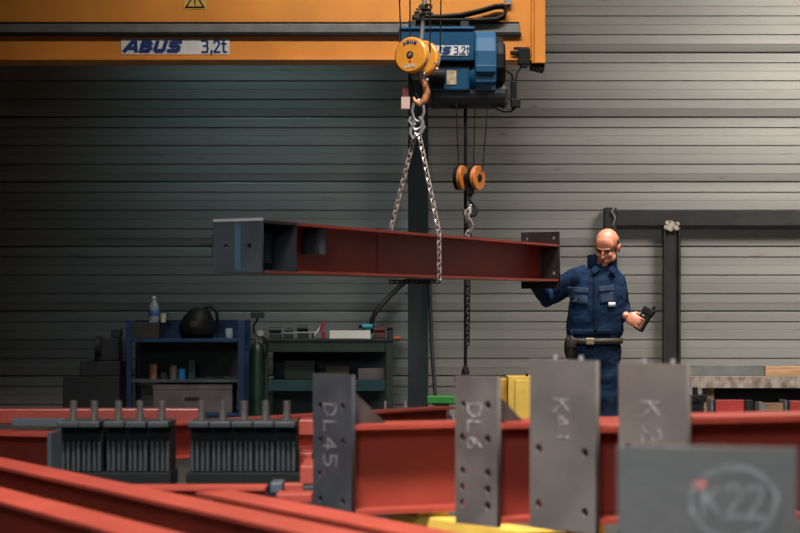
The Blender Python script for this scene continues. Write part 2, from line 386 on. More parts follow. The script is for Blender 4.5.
# ---------------------------------------------------------------- blue hoist
HY = 13.2
hx = XY(455, HY); hz = ZY(105, HY); org = Vector((hx, HY, hz))
t = thing('wire_rope_hoist', 'blue electric hoist hanging in front of the orange girder', 'hoist', org)
def P(px, py, Y=HY): return W(px, py, Y)-org
def bx(mb, x0, x1, y0, y1, ya, yb):
    a = P(x0, y1); b = P(x1, y0); mb.span((a.x, ya, a.z), (b.x, yb, b.z)); return mb
bx(MB(), 399, 474, 32, 63, -.12, .25).build('drum_housing', BLUE, t, .01)
bx(MB(), 399, 474, 29.5, 32, -.135, .26).build('housing_lid', BLUE_L, t, .004)
c = P(489, 62)
def octo(mb, c, rx, rz, x0, x1):
    pts = [(math.cos(a*PI/6+PI/12)*rx, math.sin(a*PI/6+PI/12)*rz) for a in range(12)]
    mb.rings([[Vector((x, c.y+.05+p[0], c.z+p[1])) for p in pts] for x in (x0, x1)]); return mb
m = MB(); octo(m, c, .21, .235, P(474,0).x, P(496,0).x)
m.build('motor_housing', BLUE_L, t, .02, smooth=False)
m = MB()
for i in range(5):
    a = -PI*.9+i*.35
    p = (math.cos(a), math.sin(a))
    m.box((P(485,0).x, c.y+.05+p[0]*.215, c.z+p[1]*.23), (.15,.02,.05))
m.build('cooling_rib', BLUE, t, .004)
m = MB(); octo(m, c+Vector((0,0,-.01)), .20, .20, P(496,0).x, P(503,0).x); octo(m, c+Vector((0,0,-.01)), .16, .16, P(503,0).x, P(505,0).x); m.build('fan_cowl', BLACK, t, .01)
m = MB(); bx(m, 424, 470, 68, 92, -.08, .22); m.build('gearbox', BLUE, t, .015)
m = MB(); p = P(476,78)
m.rings([[Vector((p.x+dx_, .02-math.sin(a*PI/4+.39)*r_*1.1, p.z+math.cos(a*PI/4+.39)*r_)) for a in range(8)] for dx_, r_ in ((-.10,.05),(-.07,.085),(.0,.125),(.06,.135))]); m.build('brake_housing', BLUE, t, smooth='all')
m = MB(); bx(m, 428, 508, 88, 104, -.03, .25); p = P(450,98); m.cyl((P(432,0).x,.05,p.z+.03),(P(505,0).x,.05,p.z+.03),.105); bx(m,440,500,60,90,.05,.25); m.build('rope_drum', mat('drum_black', (.012,.016,.022), .45), t, .006)
m = MB(); p = P(438,78); m.cyl((p.x-.06,-.13,p.z),(p.x+.05,-.13,p.z),.055); bx(m, 426,444,70,90,-.10,-.07); m.build('rope_guide', BLACK, t, .003)
m = MB(); bx(m, 446.5, 456, 72, 86, -.086, -.0801); m.build('rating_plate', mat('old_plate', (.42,.33,.22), .6, 0,.2,40), t)
label_plate(418, 469, 45.5, 55.5, HY-.121, t, org, s=1.0)
# suspension struts up to the girder
m = MB()
for px in (408, 462): bx(m, px, px+8, 15, 30, .26, .34)
bx(m, 400, 472, 45, 60, .2501, .43)
m.build('trolley_bracket', STEEL_D, t)
m = MB(); m.tube([P(*p) for p in ((444,100),(447,104),(454,108),(462,108),(468,105))], .008); m.build('power_cable', BLACK, t, smooth=True)
m = MB(); m.tube([P(*p) for p in ((492,104),(497,108),(504,111),(511,111),(515,107),(516.5,100))], .012); m.build('power_cable', BLACK, t, smooth=True)
m = MB(); c = P(513.5, 92); m.box(c, (.045,.06,.16)); m.box(c+Vector((.015,0,-.085)), (.07,.07,.06)); m.build('cable_plug', BLACK, t, .006)
m = MB(); m.tube([P(*p) for p in ((513,80),(512,74),(506,70))], .01); m.build('plug_cable', BLACK, t, smooth=True)

def link_ring(mb, c, d, side, pitch, wd, r, n=5):
    d = d.normalized(); hl = pitch/2+r*.0; rad = wd/2-r
    pts = []
    for i in range(5):
        a = -PI/2+PI*i/4; pts.append(c+d*(hl-rad+r+rad*math.cos(a)) + side*(rad*math.sin(a)))
    for i in range(5):
        a = PI/2+PI*i/4; pts.append(c+d*(-hl+rad-r+rad*math.cos(a)) + side*(rad*math.sin(a)))
    mb.tube(pts, r, n, closed=True)
def chain(mb, pts, pitch=.030, wd=.034, r=.0048):
    pts = [Vector(p) for p in pts]; L = [0]
    for a, b in zip(pts[:-1], pts[1:]): L.append(L[-1]+(b-a).length)
    n = max(2, int(L[-1]/pitch)); pitch2 = L[-1]/n
    def at(s):
        for i in range(len(pts)-1):
            if s <= L[i+1] or i == len(pts)-2:
                return pts[i].lerp(pts[i+1], (s-L[i])/(L[i+1]-L[i]))
    for k in range(n):
        a, b = at(k*pitch2), at((k+1)*pitch2); d = (b-a).normalized()
        r_, u = MB.frame_at(mb, d)
        ang = PI/4 if k % 2 else -PI/4
        side = r_*math.cos(ang)+u*math.sin(ang)
        link_ring(mb, (a+b)/2, d, side, pitch2, wd, r)
def rect_on(mb, pts, w): pass

# rear hook block, its ropes and chain
KY = 13.15
c = W(470, 178, KY); t = thing('rear_hook_block', 'small hook block with two worn orange sheaves under the blue hoist', 'hook block', c)
for dx, yaw in ((462.5, 66), (477.5, 58)):
    p = W(dx, 178, KY)-c
    M = Matrix.Translation(p) @ Matrix.Rotation(math.radians(yaw), 4, 'Z') @ Matrix.Rotation(PI/2, 4, 'X')
    sh = MB().lathe([(.0,-.016),(.088,-.016),(.092,-.010),(.078,0),(.092,.010),(.088,.016),(0,.016)], M).build('sheave', SHEAVE_D, t, smooth=True)
    MB().lathe([(.0,.0165),(.03,.0165),(.026,.024),(0,.024)], M).build('hub_cap', BLACK, sh)
    MB().lathe([(.0,-.045),(.088,-.045),(.09,-.018),(0,-.0181)], M).build('sheave_guard', BLACK, sh)
m = MB(); m.span((-.055,-.02,-.03),(.055,.02,.03)); m.span((-.03,-.03,-.12),(.03,.03,-.03)); m.build('block_body', BLACK, t, .004)
m = MB(); hk = [(0,0,-.12),(0,0,-.16),(.03,0,-.19),(.045,0,-.23),(.03,0,-.27),(-.01,0,-.28),(-.04,0,-.26),(-.045,0,-.23)]
m.tube(hk, [.018,.018,.02,.022,.022,.02,.016,.009]); m.build('hook', STEEL_D, t, smooth=True)
m = MB()
for x0, x1 in ((456,459),(475,473.5),(488,482.5)):
    m.tube([W(x0, 103, KY+.02)-c, W(x1, 172, KY)-c], .0045)
m.build('wire_rope', BLACK, t, smooth=True)
t2 = thing('slack_chain', 'dark oily chain hanging from the rear hook block behind the red beam', 'chain', W(468, 212, KY))
o0 = W(468, 212, KY)
m = MB(); chain(m, [W(468,209,KY)-o0, W(466,222,KY-.03)-o0, W(470,236,KY-.02)-o0, W(468.5,260,KY)-o0, W(467.5,345,KY)-o0], .036, .045, .0068); m.build('chain', CHAIN_D, t2)
m = MB(); chain(m, [W(471,206,KY-.05)-o0, W(466,216,KY-.07)-o0, W(472,226,KY-.06)-o0, W(466,237,KY-.05)-o0, W(471,244,KY-.05)-o0], .036, .048, .0075); m.build('chain', CHAIN, t2)
p = W(465.5, 375, KY+.12); t = thing('pendant_control', 'black pendant control hanging on a cable below the blue hoist', 'control', p)
m = MB(); m.tube([(0,0,.03), (0,0,W(465,104,KY+.12).z-p.z)], .013); m.build('cable', BLACK, t, smooth=True)
m = MB(); m.lathe([(.0,-.06),(.022,-.06),(.03,-.03),(.03,.03),(.014,.07),(0,.07)]); m.box((-.03,0,-.035),(.10,.04,.03)); m.build('pendant_body', BLACK, t, smooth=True)

# ---------------------------------------------------------------- front hook block, sling
BY = 10.1
c = W(418, 57, BY); t = thing('front_hook_block', 'large yellow orange hook block holding the chain sling', 'hook block', c)
axis_yaw = math.radians(-28)
A = Vector((math.sin(axis_yaw), -math.cos(axis_yaw), 0))  # toward camera, left
RM = Matrix.Rotation(axis_yaw, 4, 'Z') @ Matrix.Rotation(PI/2, 4, 'X')
for sgn, nm in ((1, 'front'), (-1, 'rear')):
    p = A*(.068*sgn)
    M = Matrix.Translation(p) @ RM
    sh = MB().lathe([(.0,.030),(.092,.030),(.101,.022),(.101,-.004),(.0,-.004)], M, 40).build('sheave_cover', SHEAVE, t, smooth=True)
    MB().lathe([(0,-.005),(.090,-.005),(.094,-.012),(.080,-.02),(.094,-.028),(.090,-.034),(0,-.034)], M, 40).build('sheave', CHAIN, sh, smooth=True)
    if sgn == 1:
        MB().lathe([(0,.0302),(.021,.0302),(.021,.032),(0,.032)], M).build('hub_recess', BLACK, sh)
        MB().lathe([(0,.0322),(.012,.0322),(.010,.038),(0,.038)], M).build('hub_bolt', STEEL_L, sh)
        Mt = Matrix.Translation(p+A*.0305) @ Matrix.Rotation(axis_yaw, 4, 'Z')
        for i, ch in enumerate('ABUS'):
            a = math.radians(90+(1.5-i)*19)
            Mc = Mt @ Matrix.Translation((math.cos(a)*.072, 0, math.sin(a)*.072)) @ Matrix.Rotation(-(a-PI/2), 4, 'Y')
            block_text('lettering', ch, .021, .006, Mc, NAVY, sh, .9, 1.1, 0, .0008)
        m = MB(); m.box((0,-.0006,-.062),(.07,.001,.022)); me = m.mesh('rating_sticker'); me.transform(Mt); link('rating_sticker', me, mat('pale_sticker', (.62,.45,.30), .6,0,.2,60), sh)
        m = MB(); m.box((0,-.0006,-.036),(.014,.001,.014)); me = m.mesh('red_mark'); me.transform(Mt); link('red_mark', me, mat('red_mark', (.5,.04,.02)), sh)
m = MB(); m.cyl(A*.09, A*-.09, .02); m.box((0,0,-.09), (.06,.05,.07), Matrix.Rotation(axis_yaw,3,'Z')); m.box((.0,0,-.01),(.02,.05,.15),Matrix.Rotation(axis_yaw,3,'Z')); m.build('cross_shaft', STEEL_L, t, .004)
for px, py in ((424,74),(437,69),(427,80),(436,63)):
    m = MB(); p = W(px,py,BY-.05)-c; m.ell(p,(.010,.010,.010),n=10,m=8); m.build('bolt', CHAIN, t, smooth='all')
hk = [W(*q)-c for q in ((420,72,BY),(420.5,78,BY),(424.5,84,BY),(427,92,BY),(425,100,BY),(419.5,104,BY),(414.5,101,BY),(413.5,97,BY))]
m = MB(); m.tube(hk, [.013,.014,.018,.020,.021,.019,.014,.006], 12); m.build('hook', mat('worn_orange_hook', (.70,.30,.10), .4, .2, .35, 40, col2=(.25,.10,.05)), t, smooth=True)
m = MB(); m.tube([W(*q)-c for q in ((411,78,BY),(412,85,BY),(415,93,BY),(418,98,BY))], .007); m.build('safety_latch', BLACK, t, smooth=True)
m = MB(); p = W(405.5, 103, BY)-c
m.box(p, (.05,.02,.07)); tg = m.build('tag_plate', mat('pale_tag', (.50,.36,.30), .6), t, .003)
m = MB(); m.box(p+Vector((.0,0,.06)), (.035,.022,.05)); m.tube([p+Vector((0,0,.08)), p+Vector((.03,0,.10)), W(414,86,BY)-c], .004); m.build('tag_clip', mat('dark_red_clip', (.12,.015,.012), .5), t)
# ropes up
m = MB()
for x0, x1 in ((401.5,399.5),(410,410),(430,430.5),(440,441)):
    m.tube([W(x0, 52, BY)-c, W(x1, 0, BY)-c, W(x1,-510,BY)-c], .0042, 6)
m.build('wire_rope', BLACK, t, smooth=True)
p = W(422.5, 20, BY+.03); 
m = MB(); m.tube([W(421,41,BY+.02)-c, W(424.5,0,BY+.02)-c, W(425.5,-14,BY+.02)-c], .013, 10); m.build('strut', STEEL_L, t, smooth=True)
m = MB(); random.seed(5)
for i in range(7):
    p = W(424+random.uniform(-8,9), 9+random.uniform(-5,6), BY+.02)-c; p2 = W(424+random.uniform(-9,7), 8+random.uniform(-6,6), BY-.03)-c; p3 = W(424+random.uniform(-5,9), 9+random.uniform(-5,6), BY)-c
    m.tube([p, p2, p3], .007, 6)
m.box(W(424,7,BY)-c, (.05,.04,.025)); m.box(W(417,15,BY)-c,(.03,.04,.04))
m.build('rope_clamp', mat('grimy_metal', (.06,.055,.05), .4,.5,.3,30), t)

# ---------------------------------------------------------------- hoisted beam
def hsec(h, b, tw, tf):
    a, c = b/2, tw/2
    return [(-a,0),(a,0),(a,tf),(c,tf),(c,h-tf),(a,h-tf),(a,h),(-a,h),(-a,h-tf),(-c,h-tf),(-c,tf),(-a,tf)]
def hbeam_mesh(mb, x0, x1, h, b, tw=.008, tf=.013):
    # local x along, y lateral, z up
    poly = hsec(h, b, tw, tf)
    mb.rings([[Vector((x, y, z)) for y, z in poly] for x in (x0, x1)]); return mb
p0 = W(238, 272.5, 8.3); p1 = W(540, 281.5, 11.8)
dv = p1-p0; Lh = dv.length; yaw = math.atan2(dv.y, dv.x); pitch = -math.atan2(dv.z, math.hypot(dv.x, dv.y))
t = thing('hoisted_beam', 'red H beam hanging level from the crane chain with steel plates on both ends', 'beam', p0, (0, pitch, yaw))
hh, bb = .243, .26
m = hbeam_mesh(MB(), .34, Lh, hh, bb); m.build('beam_section', RED, t)
m = hbeam_mesh(MB(), .012, .3395, hh, bb); m.build('bare_beam_end', STEEL_D, t)
for zz in (0, hh):   # painted flange faces over the bare stub
    MB().span((.03, -bb/2-.0004, zz-.0005 if zz else -.0008), (.339, bb/2+.0004, zz+.0008 if zz else .006)).build('painted_flange', RED, t)
Mr = Matrix.Rotation(PI/2, 4, 'Z')   # plate local x -> beam y ; thickness along beam x
me = holed_plate(bb+.004, hh-.004, .014, [(-.062, .005, .011), (.062, .005, .011)], Matrix.Translation((.004, 0, hh/2-.002)) @ Matrix.Rotation(-PI/2, 4, 'Z'))
ep = link('end_plate', me, STEEL_B, t); ep['label'] = 'blue grey plate with two holes'
MB().span((-.0035, -.016, .012), (-.0032, .016, hh-.012)).build('blue_band', mat('blue_trace', (.06,.13,.19), .5,.2), ep)
MB().span((-.004, -bb/2-.002, hh-.0038), (.0115, bb/2+.002, hh+.009)).build('bright_edge', mat('bright_steel', (.62,.63,.64), .35, .3), ep)  # bright strip along the top edge of the plate
MB().span((.03, bb/2-.001, .07), (.05, bb/2+.03, .18)).build('side_lug', STEEL_D, t)
for xx in (.332, ):
    MB().span((xx-.007, -bb/2+.003, .0135), (xx+.007, bb/2-.003, hh-.0135)).build('stiffener', STEEL_D, t)
MB().span((.17, -.03, .05), (.26, -.005, .19)).build('web_plate', STEEL_B, t)
MB().span((.60, -bb/2+.03, .10), (.615, -.0045, hh-.0135)).build('fin_plate', STEEL_D, t)
MB().span((.60, -bb/2+.03, .0999), (.68, -bb/2+.036, hh-.0135)).build('fin_plate', STEEL_B, t)
MB().span((1.45, -.008, .0135), (1.456, -.0045, hh-.0135)).build('web_rib', RED, t)
# far end plate
pw, ph = .27, .375
me = holed_plate(pw, ph, .018, [(-.095, .145, .012), (.095, .145, .012), (.095, -.085, .012), (-.095,-.085,.012)], Matrix.Translation((Lh+.010, 0, hh+.085-ph/2)) @ Matrix.Rotation(-PI/2, 4, 'Z'))
link('end_plate', me, FRAME, t)['label'] = 'dark brown plate with four holes'
# weld beads
m = MB(); m.tube([(Lh-.004,-.008,.014),(Lh-.004,-.008,hh-.014)], .006); m.build('weld_seam', STEEL_D, t)

# chain sling around the beam
u = Vector((math.cos(yaw), math.sin(yaw), 0)); nrm = Vector((math.sin(yaw), -math.cos(yaw), 0))  # nrm toward camera right
Lc = 1.93
base = Matrix.Translation(p0) @ Euler((0, pitch, yaw)).to_matrix().to_4x4()
def onb(x, y, z): return base @ Vector((x, y, z))
top = W(417, 131, BY); e = .024
FR = [onb(Lc, -bb/2-e, hh+.01), onb(Lc, -bb/2-e, -e*.6)]
BK = [onb(Lc, bb/2+e, hh+.01), onb(Lc, bb/2+e, -e*.6)]
t = thing('chain_sling', 'shiny chain sling looped under the middle of the hoisted beam', 'chain', top)
m = MB(); chain(m, [top+Vector((.01,-.02,-.01)), FR[0], FR[1]]); 
sl = m.mesh('chain'); sl.transform(Matrix.Translation(-top)); link('chain', sl, CHAIN, t)
m = MB(); chain(m, [top+Vector((-.01,.02,-.01)), BK[0], BK[1]]); sl = m.mesh('chain'); sl.transform(Matrix.Translation(-top)); link('chain', sl, CHAIN, t)
m = MB(); chain(m, [BK[1]+Vector((0,0,-.008)), FR[1]+Vector((0,0,-.008))]); sl = m.mesh('chain'); sl.transform(Matrix.Translation(-top)); link('chain', sl, CHAIN_D, t)  # darker chain colour puts the shade under the beam into this run
m = MB()
q = [W(*s)-top for s in ((419,100,BY),(423,104,BY),(424,112,BY),(422,119,BY),(418,122,BY),(414,119,BY),(412,111,BY),(414,103,BY))]
m.tube(q, .0085, 8, closed=True); m.build('master_ring', STEEL_L, t, smooth=True)
m = MB()
for pts in (((419,117),(423,122),(421,128),(415,130),(412,126),(414,120)), ((411,117),(409,121),(412,125),(416,124)), ((421,122),(424,127),(421,133),(417,136),(414,133)), ((411,127),(410,133),(413,139),(416,134))):
    m.tube([W(x,y,BY-.03)-top for x, y in pts], .0105, 7)
m.build('shackle', STEEL_L, t, smooth=True)

# ---------------------------------------------------------------- beams lying in front
DA = math.atan2(.348, .937)
trestle_pts = []
def plated_beam(label, px, Y, ztop, h, b, L, pz0, pz1, pw, holes, gus, steel, marks, mk=None, ang=DA, skew=math.radians(20), group=None):
    X = XY(px, Y)
    t = thing('steel_beam', label, 'beam', (X, Y, ztop-h), (0,0,ang), group)
    tk = math.tan(skew); poly = hsec(h, b, .010, .014)
    MB().rings([[Vector((.016-tk*y, y, z)) for y, z in poly], [Vector((L, y, z)) for y, z in poly]]).build('beam_section', RED, t)
    SK = Matrix.Rotation(skew, 4, 'Z')
    zc = (pz0+pz1)/2-(ztop-h); H = pz1-pz0
    Mp = SK @ Matrix.Translation((.007, 0, zc)) @ Matrix.Rotation(-PI/2, 4, 'Z')
    me = holed_plate(pw, H, .014, [(hx*pw/2, hy*H/2, hr) for hx, hy, hr in holes], Mp)
    ep = link('end_plate', me, steel, t)
    if gus:
        M = Matrix.Rotation(PI/2, 4, 'X')
        MB().prism([(.0175, h+.001), (gus, h+.001), (.0175, pz1-(ztop-h)-.005)], -.008, .008, M).build('gusset', mat('rusty_gusset', (.035,.025,.022), .6, 0, .3, 12), t)
    if marks:
        Mm = SK @ Matrix.Translation((-.0004, 0, zc)) @ Matrix.Rotation(-PI/2, 4, 'Z')
        chalk(marks, mk[0], Mm, m=mk[1], parent=ep)
    return t, ep
def down(word, u0, v0, size, step, sx=1.3):   # letters turned to read downwards
    return [(ch, u0, v0-i*step, size*sx*.8, size, -90) for i, ch in enumerate(word)]
R_ = .011
plated_beam('red H beam with the darkest upright end plate chalked DL45, left of the plates', 332, 5.4, .884, .27, .18, 5.2, .604, 1.036, .19,
    [(-.62,.55,R_),(.55,.55,R_),(.55,.06,R_),(-.62,-.42,R_),(-.6,-.78,R_),(.55,-.78,R_),(-.6,.06,R_)], .17, mat('blue_black_plate', (.030,.033,.040), .5, .0, .16, 7, .06, 100), down('DL45', -.040, .125, .062, .052), (.0045, CHALK_F))
plated_beam('red H beam with the narrow brownish end plate chalked DL6, beside the yellow cabinet', 476, 4.77, .926, .266, .165, 5.0, .649, 1.049, .165,
    [(.55,.62,.012),(-.6,.62,.010),(.55,.17,.012),(-.65,.17,.012),(.55,-.28,.012),(-.65,-.28,.011),(.55,-.50,.012),(-.65,-.50,.011),(.55,-.72,.012),(-.65,-.72,.011)], .135, mat('brown_grey_plate', (.085,.073,.069), .5, .0, .16, 7, .06, 100), down('DL6', -.032, .125, .055, .045), (.0045, CHALK))
tb3, ep3 = plated_beam('red H beam behind the tall grey end plate chalked K41, in front of the man', 562, 4.5, .934, .244, .20, 4.8, .668, 1.099, .232,
    [(-.72,-.06,.012),(.68,-.07,.012),(-.72,-.72,.012),(.68,-.76,.012)], 0, STEEL, down('K41', -.028, .115, .050, .040), (.0028, CHALK))
tb4, ep4 = plated_beam('red H beam with the wide grey end plate chalked K2, right of the K41 plate', 652, 4.25, .970, .25, .19, 4.6, .66, 1.096, .215,
    [(-.72,.06,.012),(.62,.03,.012),(-.72,-.72,.012),(.68,-.76,.012)], 0, mat('warm_grey_plate', (.105,.09,.084), .5, .0, .10, 5, .06, 100), down('K2', -.030, .125, .060, .062), (.0034, CHALK))
for tb, pw, hgt in ((tb3, .296, 1.099-.69), (tb4, .28, 1.096-.720)):
    for yy in (.035, -.05):
        MB().cyl((.012-.36*yy, yy, hgt+.0002), (.012-.36*yy, yy, hgt+.012), .006, 10).build('bolt', STEEL_L, tb)
# front plate K22
Y = 2.6; X = XY(706.5, Y)
t = thing('steel_beam', 'short red beam behind the big blurred grey end plate chalked K22, nearest the camera', 'beam', (X, Y, .66), (0,0,math.atan2(.985,.17)))
hbeam_mesh(MB(), .018, 1.2, .20, .2, .01, .014).build('beam_section', RED, t)
Mp = Matrix.Translation((.009,0,.165)) @ Matrix.Rotation(-PI/2,4,'Z')
me = holed_plate(.259, .378, .017, [(-.01,.135,.009),(.0,-.0,.009),(-.09,-.02,.008)], Mp)
ep = link('end_plate', me, mat('clean_grey_plate', (.26,.25,.24), .4, .05, .08, 4, .03, 40), t)
Mm = Matrix.Translation((-.0004,0,.165)) @ Matrix.Rotation(-PI/2,4,'Z')
chalk([('O', -.022, .058, .122, .102, 0), ('K', -.004, .087, .040, .046, 0), ('2', .028, .087, .038, .046, 0), ('2', .058, .087, .038, .046, 0), ('D', -.075,.005,.07,.05,0)], .0065, Mm, m=mat('smeared_chalk', (.42,.42,.42), .9, 0, .2, 30), parent=ep)

# plain beams on the left
def plain_beam(name, label, xa, Ya, za, direction, t0, t1, h, b, edge=1, tw=.008, tf=.009, mt=RED):
    """(xa,Ya) a point of the far top edge"""
    d = Vector((*direction, 0)).normalized(); n = Vector((-d.y, d.x, 0))
    p = Vector((XY(xa, Ya), Ya, za-h)) - n*(b/2*edge) + d*t0
    t = thing(name, label, 'beam', p, (0,0,math.atan2(d.y,d.x)))
    hbeam_mesh(MB(), 0, t1-t0, h, b, tw, tf).build('beam_section', mt, t)
    return t
dl = (.512, -.859)
b1 = plain_beam('steel_beam', 'long red beam slanting down from the left edge, the upper of the blurred pair', 0, 5.84, .75, dl, -.35, 2.75, .13, .12)
b2 = plain_beam('steel_beam', 'red beam cutting across the bottom left corner, the lower of the blurred pair', 0, 4.79, .75, dl, -.6, 2.0, .13, .12)
b3 = plain_beam('steel_beam', 'red beam running to the bottom centre, with a dark hole near its far end', 233, 5.23, .70, dl, 0.0, 1.35, .13, .12)
MB().cyl((.07,-.062,.07),(.07,-.0605,.07),.012).build('hole_rim', BLACK, b3)
m = MB(); m.cyl((.09,-.02,.07),(.09,-.004,.07),.016); m.build('bolt', BLACK, b3)
b4 = plain_beam('steel_beam', 'short red beam with a pale orange top in front of the dark plate stacks', 268, 5.42, .70, (1,0.0), -.47, 0, .11, .12)
# beam with grey end plate at left
d5 = Vector((.955,-.295,0)).normalized(); p5 = W(66, 431.5, 6.9); p5.z = .765-.20
t = thing('steel_beam', 'red beam entering from the left edge with a dark end plate and grey arm', 'beam', p5, (0,0,math.atan2(d5.y,d5.x)))
hbeam_mesh(MB(), -1.6, -.018, .20, .20, .009, .013).build('beam_section', RED, t)
MB().span((-.0175,-.12,-.0),(0,.12,.205)).build('end_plate', STEEL_B, t, .002)
MB().box((-.11,.09,.232),(.30,.07,.030), Matrix.Rotation(.25,3,'Z')).build('flat_arm', STEEL_B, t, .002)
MB().span((-.012,-.055,.206),(.0,.10,.216)).build('arm_foot', STEEL_B, t, .001)
# far red tube, far red beam
m = MB(); L0 = 2.3; 
t = tag(MB().span((-L0,-.05,0),(0,.05,.068)).build('steel_tube', RED, None, .006, loc=Vector((XY(205,8.0), 8.0, ZY(408,8.0)-.068))), 'straight red tube behind the upright studs at the left edge', 'tube')
t.rotation_euler = (0,0,math.radians(2))
b6 = plain_beam('steel_beam', 'red beam with a thin bright top edge crossing behind the studs', 115, 6.84, .80, (.66,.75), 0, 1.9, .14, .14)
# small ends seen left of the darkest plate
def stub(label, x0, x1, y0, y1, Y, dep, mt=RED):
    a = W(x0, y1, Y); b = W(x1, y0, Y)
    m = MB(); wx = b.x-a.x; hz = b.z-a.z
    o = m.span((-wx/2, 0, 0), (wx/2, dep, hz)).build('steel_block', mt, None, .003, loc=((a.x+b.x)/2, Y, a.z))
    return tag(o, label, 'block')
# keep left-out clutter blocks on a common carrier
stub('bright red tube end left of the darkest plate, topmost of the ends there', 299, 318, 420, 435, 6.6, .2)
stub('dull red block end behind the darkest plate, middle of the ends there', 299, 312, 453, 467, 6.4, .2)
stub('red flat piece low beside the darkest plate', 300, 325, 466, 484, 5.75, .3)
stub('small red block with rounded corner lowest beside the darkest plate', 284, 303, 484, 493, 5.55, .06)
stub('small grey steel block left of the lowest red block', 270, 282.5, 483, 493, 5.5, .12, STEEL_B)
o = stub('pale red flat bar end touching the foot of the darkest plate', 276, 312, 494, 503, 5.15, .1)

# ---------------------------------------------------------------- stud brackets in two rows
AY = 6.2
def bracket():
    z0 = ZY(472, AY); z1 = ZY(426.5, AY)
    t = thing('stud_bracket', 'x', 'bracket', (0, AY, z0), group='stud brackets packed in two rows on the black rail')
    H = z1-z0
    m = MB(); m.span((-.036,-.06,H),(.036,.16,H+.020)); m.build('top_plate', STEEL_D, t, .003)
    m = MB(); m.cyl((.0,.05,H+.020),(.0,.05,H+.088),.0125,16); m.build('stud', mat('stud_steel', (.13,.12,.115), .35, .6, .2, 20), t)
    m = MB(); m.span((-.0362,.02,.0),(.0362,.15,H-.0005)); m.build('body', mat('shade_black_steel', (.006,.007,.008), .6, spec=.15), t)  # near-black body carries the gap shadow between top plate and fins
    for i, xx in enumerate((-.032, -.014, .004, .022)):
        MB().span((xx, 0.0-.006*(i%2), .004), (xx+.010, .0195, .106)).build('fin', STEEL_D, t)
    return t
pr = bracket(); first = True; k = 0
rows = [([71, 92, 116, 138, 160], 'left'), ([200, 221.5, 243, 264.5, 286], 'right')]
pos_words = ['leftmost', 'second from the left', 'middle', 'fourth from the left', 'rightmost']
for xsr, side in rows:
    for i, px in enumerate(xsr):
        o = pr if first else copy_tree(pr); first = False
        o.location.x = XY(px, AY-.0)
        o.location.y = AY + random.uniform(-.006,.006)
        o['label'] = f'dark steel bracket with an upright stud, {pos_words[i]} in the {side} stack'
for (x0, x1, side) in ((60, 172, 'left'), (187, 301, 'right')):
    a = XY(x0, AY); b = XY(x1, AY); z = ZY(472, AY)
    o = MB().span((-(b-a)/2, -.03, -.05), ((b-a)/2, .17, -.0005))  .build('carrier_bar', mat('shade_black_steel', (.006,.007,.008), .6, spec=.15), None, .003, loc=((a+b)/2, AY, z))
    tag(o, f'black flat steel bar under the {side} stack of stud brackets', 'bar')

# ---------------------------------------------------------------- trestles under the steel
def trestle(label, x0, y0, x1, y1, ztop, col=YELLOW):
    a = Vector((x0,y0,0)); b = Vector((x1,y1,0)); d = b-a; L = d.length
    t = thing('trestle', label, 'trestle', a, (0,0,math.atan2(d.y,d.x)))
    MB().span((0,-.05,ztop-.10),(L,.05,ztop)).build('top_bar', col, t, .004)
    for xx in (.1, L-.1):
        for s in (-1,1):
            MB().tube([(xx, s*.03, ztop-.101),(xx, s*.26, 0)], .022, 4).build('leg', col, t)
    return t
trestle('yellow trestle carrying the plated red beams near their end plates', .0, 5.64, 1.0, 4.2, .598)
trestle('yellow trestle under the far part of the plated red beams', 2.0, 6.35, 3.0, 4.91, .598)
trestle('dark trestle under the slanting beams at the lower left', -1.45, 4.35, -.05, 5.0, .565, STEEL_D)
trestle('dark trestle under the near ends of the slanting beams', -.75, 2.9, .75, 3.75, .565, STEEL_D)
trestle('dark trestle under the stud brackets', -1.3, 6.28, -.2, 6.28, ZY(472, AY)-.052, STEEL_D)
trestle('dark trestle under the beam with the grey arm', -2.0, 7.6, -1.9, 6.7, .562, STEEL_D)
trestle('dark trestle under the far red tube', -2.4, 7.6, -2.4, 8.3, ZY(408,8.0)-.07, STEEL_D)
trestle('dark trestle under the right part of the far red tube', -1.15, 7.75, -1.15, 8.3, ZY(408,8.0)-.07, STEEL_D)
# packing pieces between trestle and beams
def packer(label, x, y, z0, z1):
    tag(MB().span((-.05,-.05,0),(.05,.05,z1-z0-.0005)).build('packing_block', YELLOW, None, .003, loc=(x,y,z0+.0003)), label, 'block')

for k_, (bx_, by_, z_, nm_) in enumerate(((.10,5.50,.614,'first'),(.51,4.91,.66,'second'),(.70,4.61,.69,'third'),(.90,4.36,.72,'fourth'))):
    packer('small packing block under the %s plated beam, counting from the far end' % nm_, bx_, by_, .598, z_)
    packer('small packing block under the right part of the %s plated beam from the far end' % nm_, bx_+1.97, by_+.73, .598, z_)
# short beam pieces lying at the right
def short_piece(label, x0, x1, y0, y1, Y, kind):
    a = W(x0, y1, Y); b = W(x1, y0, Y); wx = b.x-a.x; h = b.z-a.z
    t = thing('beam_offcut', label, 'beam', ((a.x+b.x)/2, Y, a.z))
    if kind == 'red':
        m = MB(); m.span((-wx/2+.022,-.06,0),(wx/2-.0001,.06,h)); m.build('web', mat('bright_red_paint', (.52,.05,.04), .45), t, .003)
        MB().span((-wx/2,-.07,-.004),(-wx/2+.006,.07,h+.006)).build('end_plate', STEEL_L, t)
        MB().span((-wx/2+.0062,-.068,-.004),(-wx/2+.0218,.07,h+.004)).build('end_block', FRAME, t)
    else:
        m = MB(); 
        for i in range(5): m.span((-wx/2+.012,-.05+.001*i, h*i/5),(wx/2-.01,.05,h*i/5+h*.13))
        m.build('bundle', WOOD, t)
        MB().span((-wx/2+.014,-.045,0),(wx/2-.012,.049,h-.004)).build('core', BROWN, t)
        MB().span((-wx/2-.015,-.055,0),(-wx/2+.0119,.05,h)).build('end_plate', STEEL_L, t)
    return t
PY = 8.6
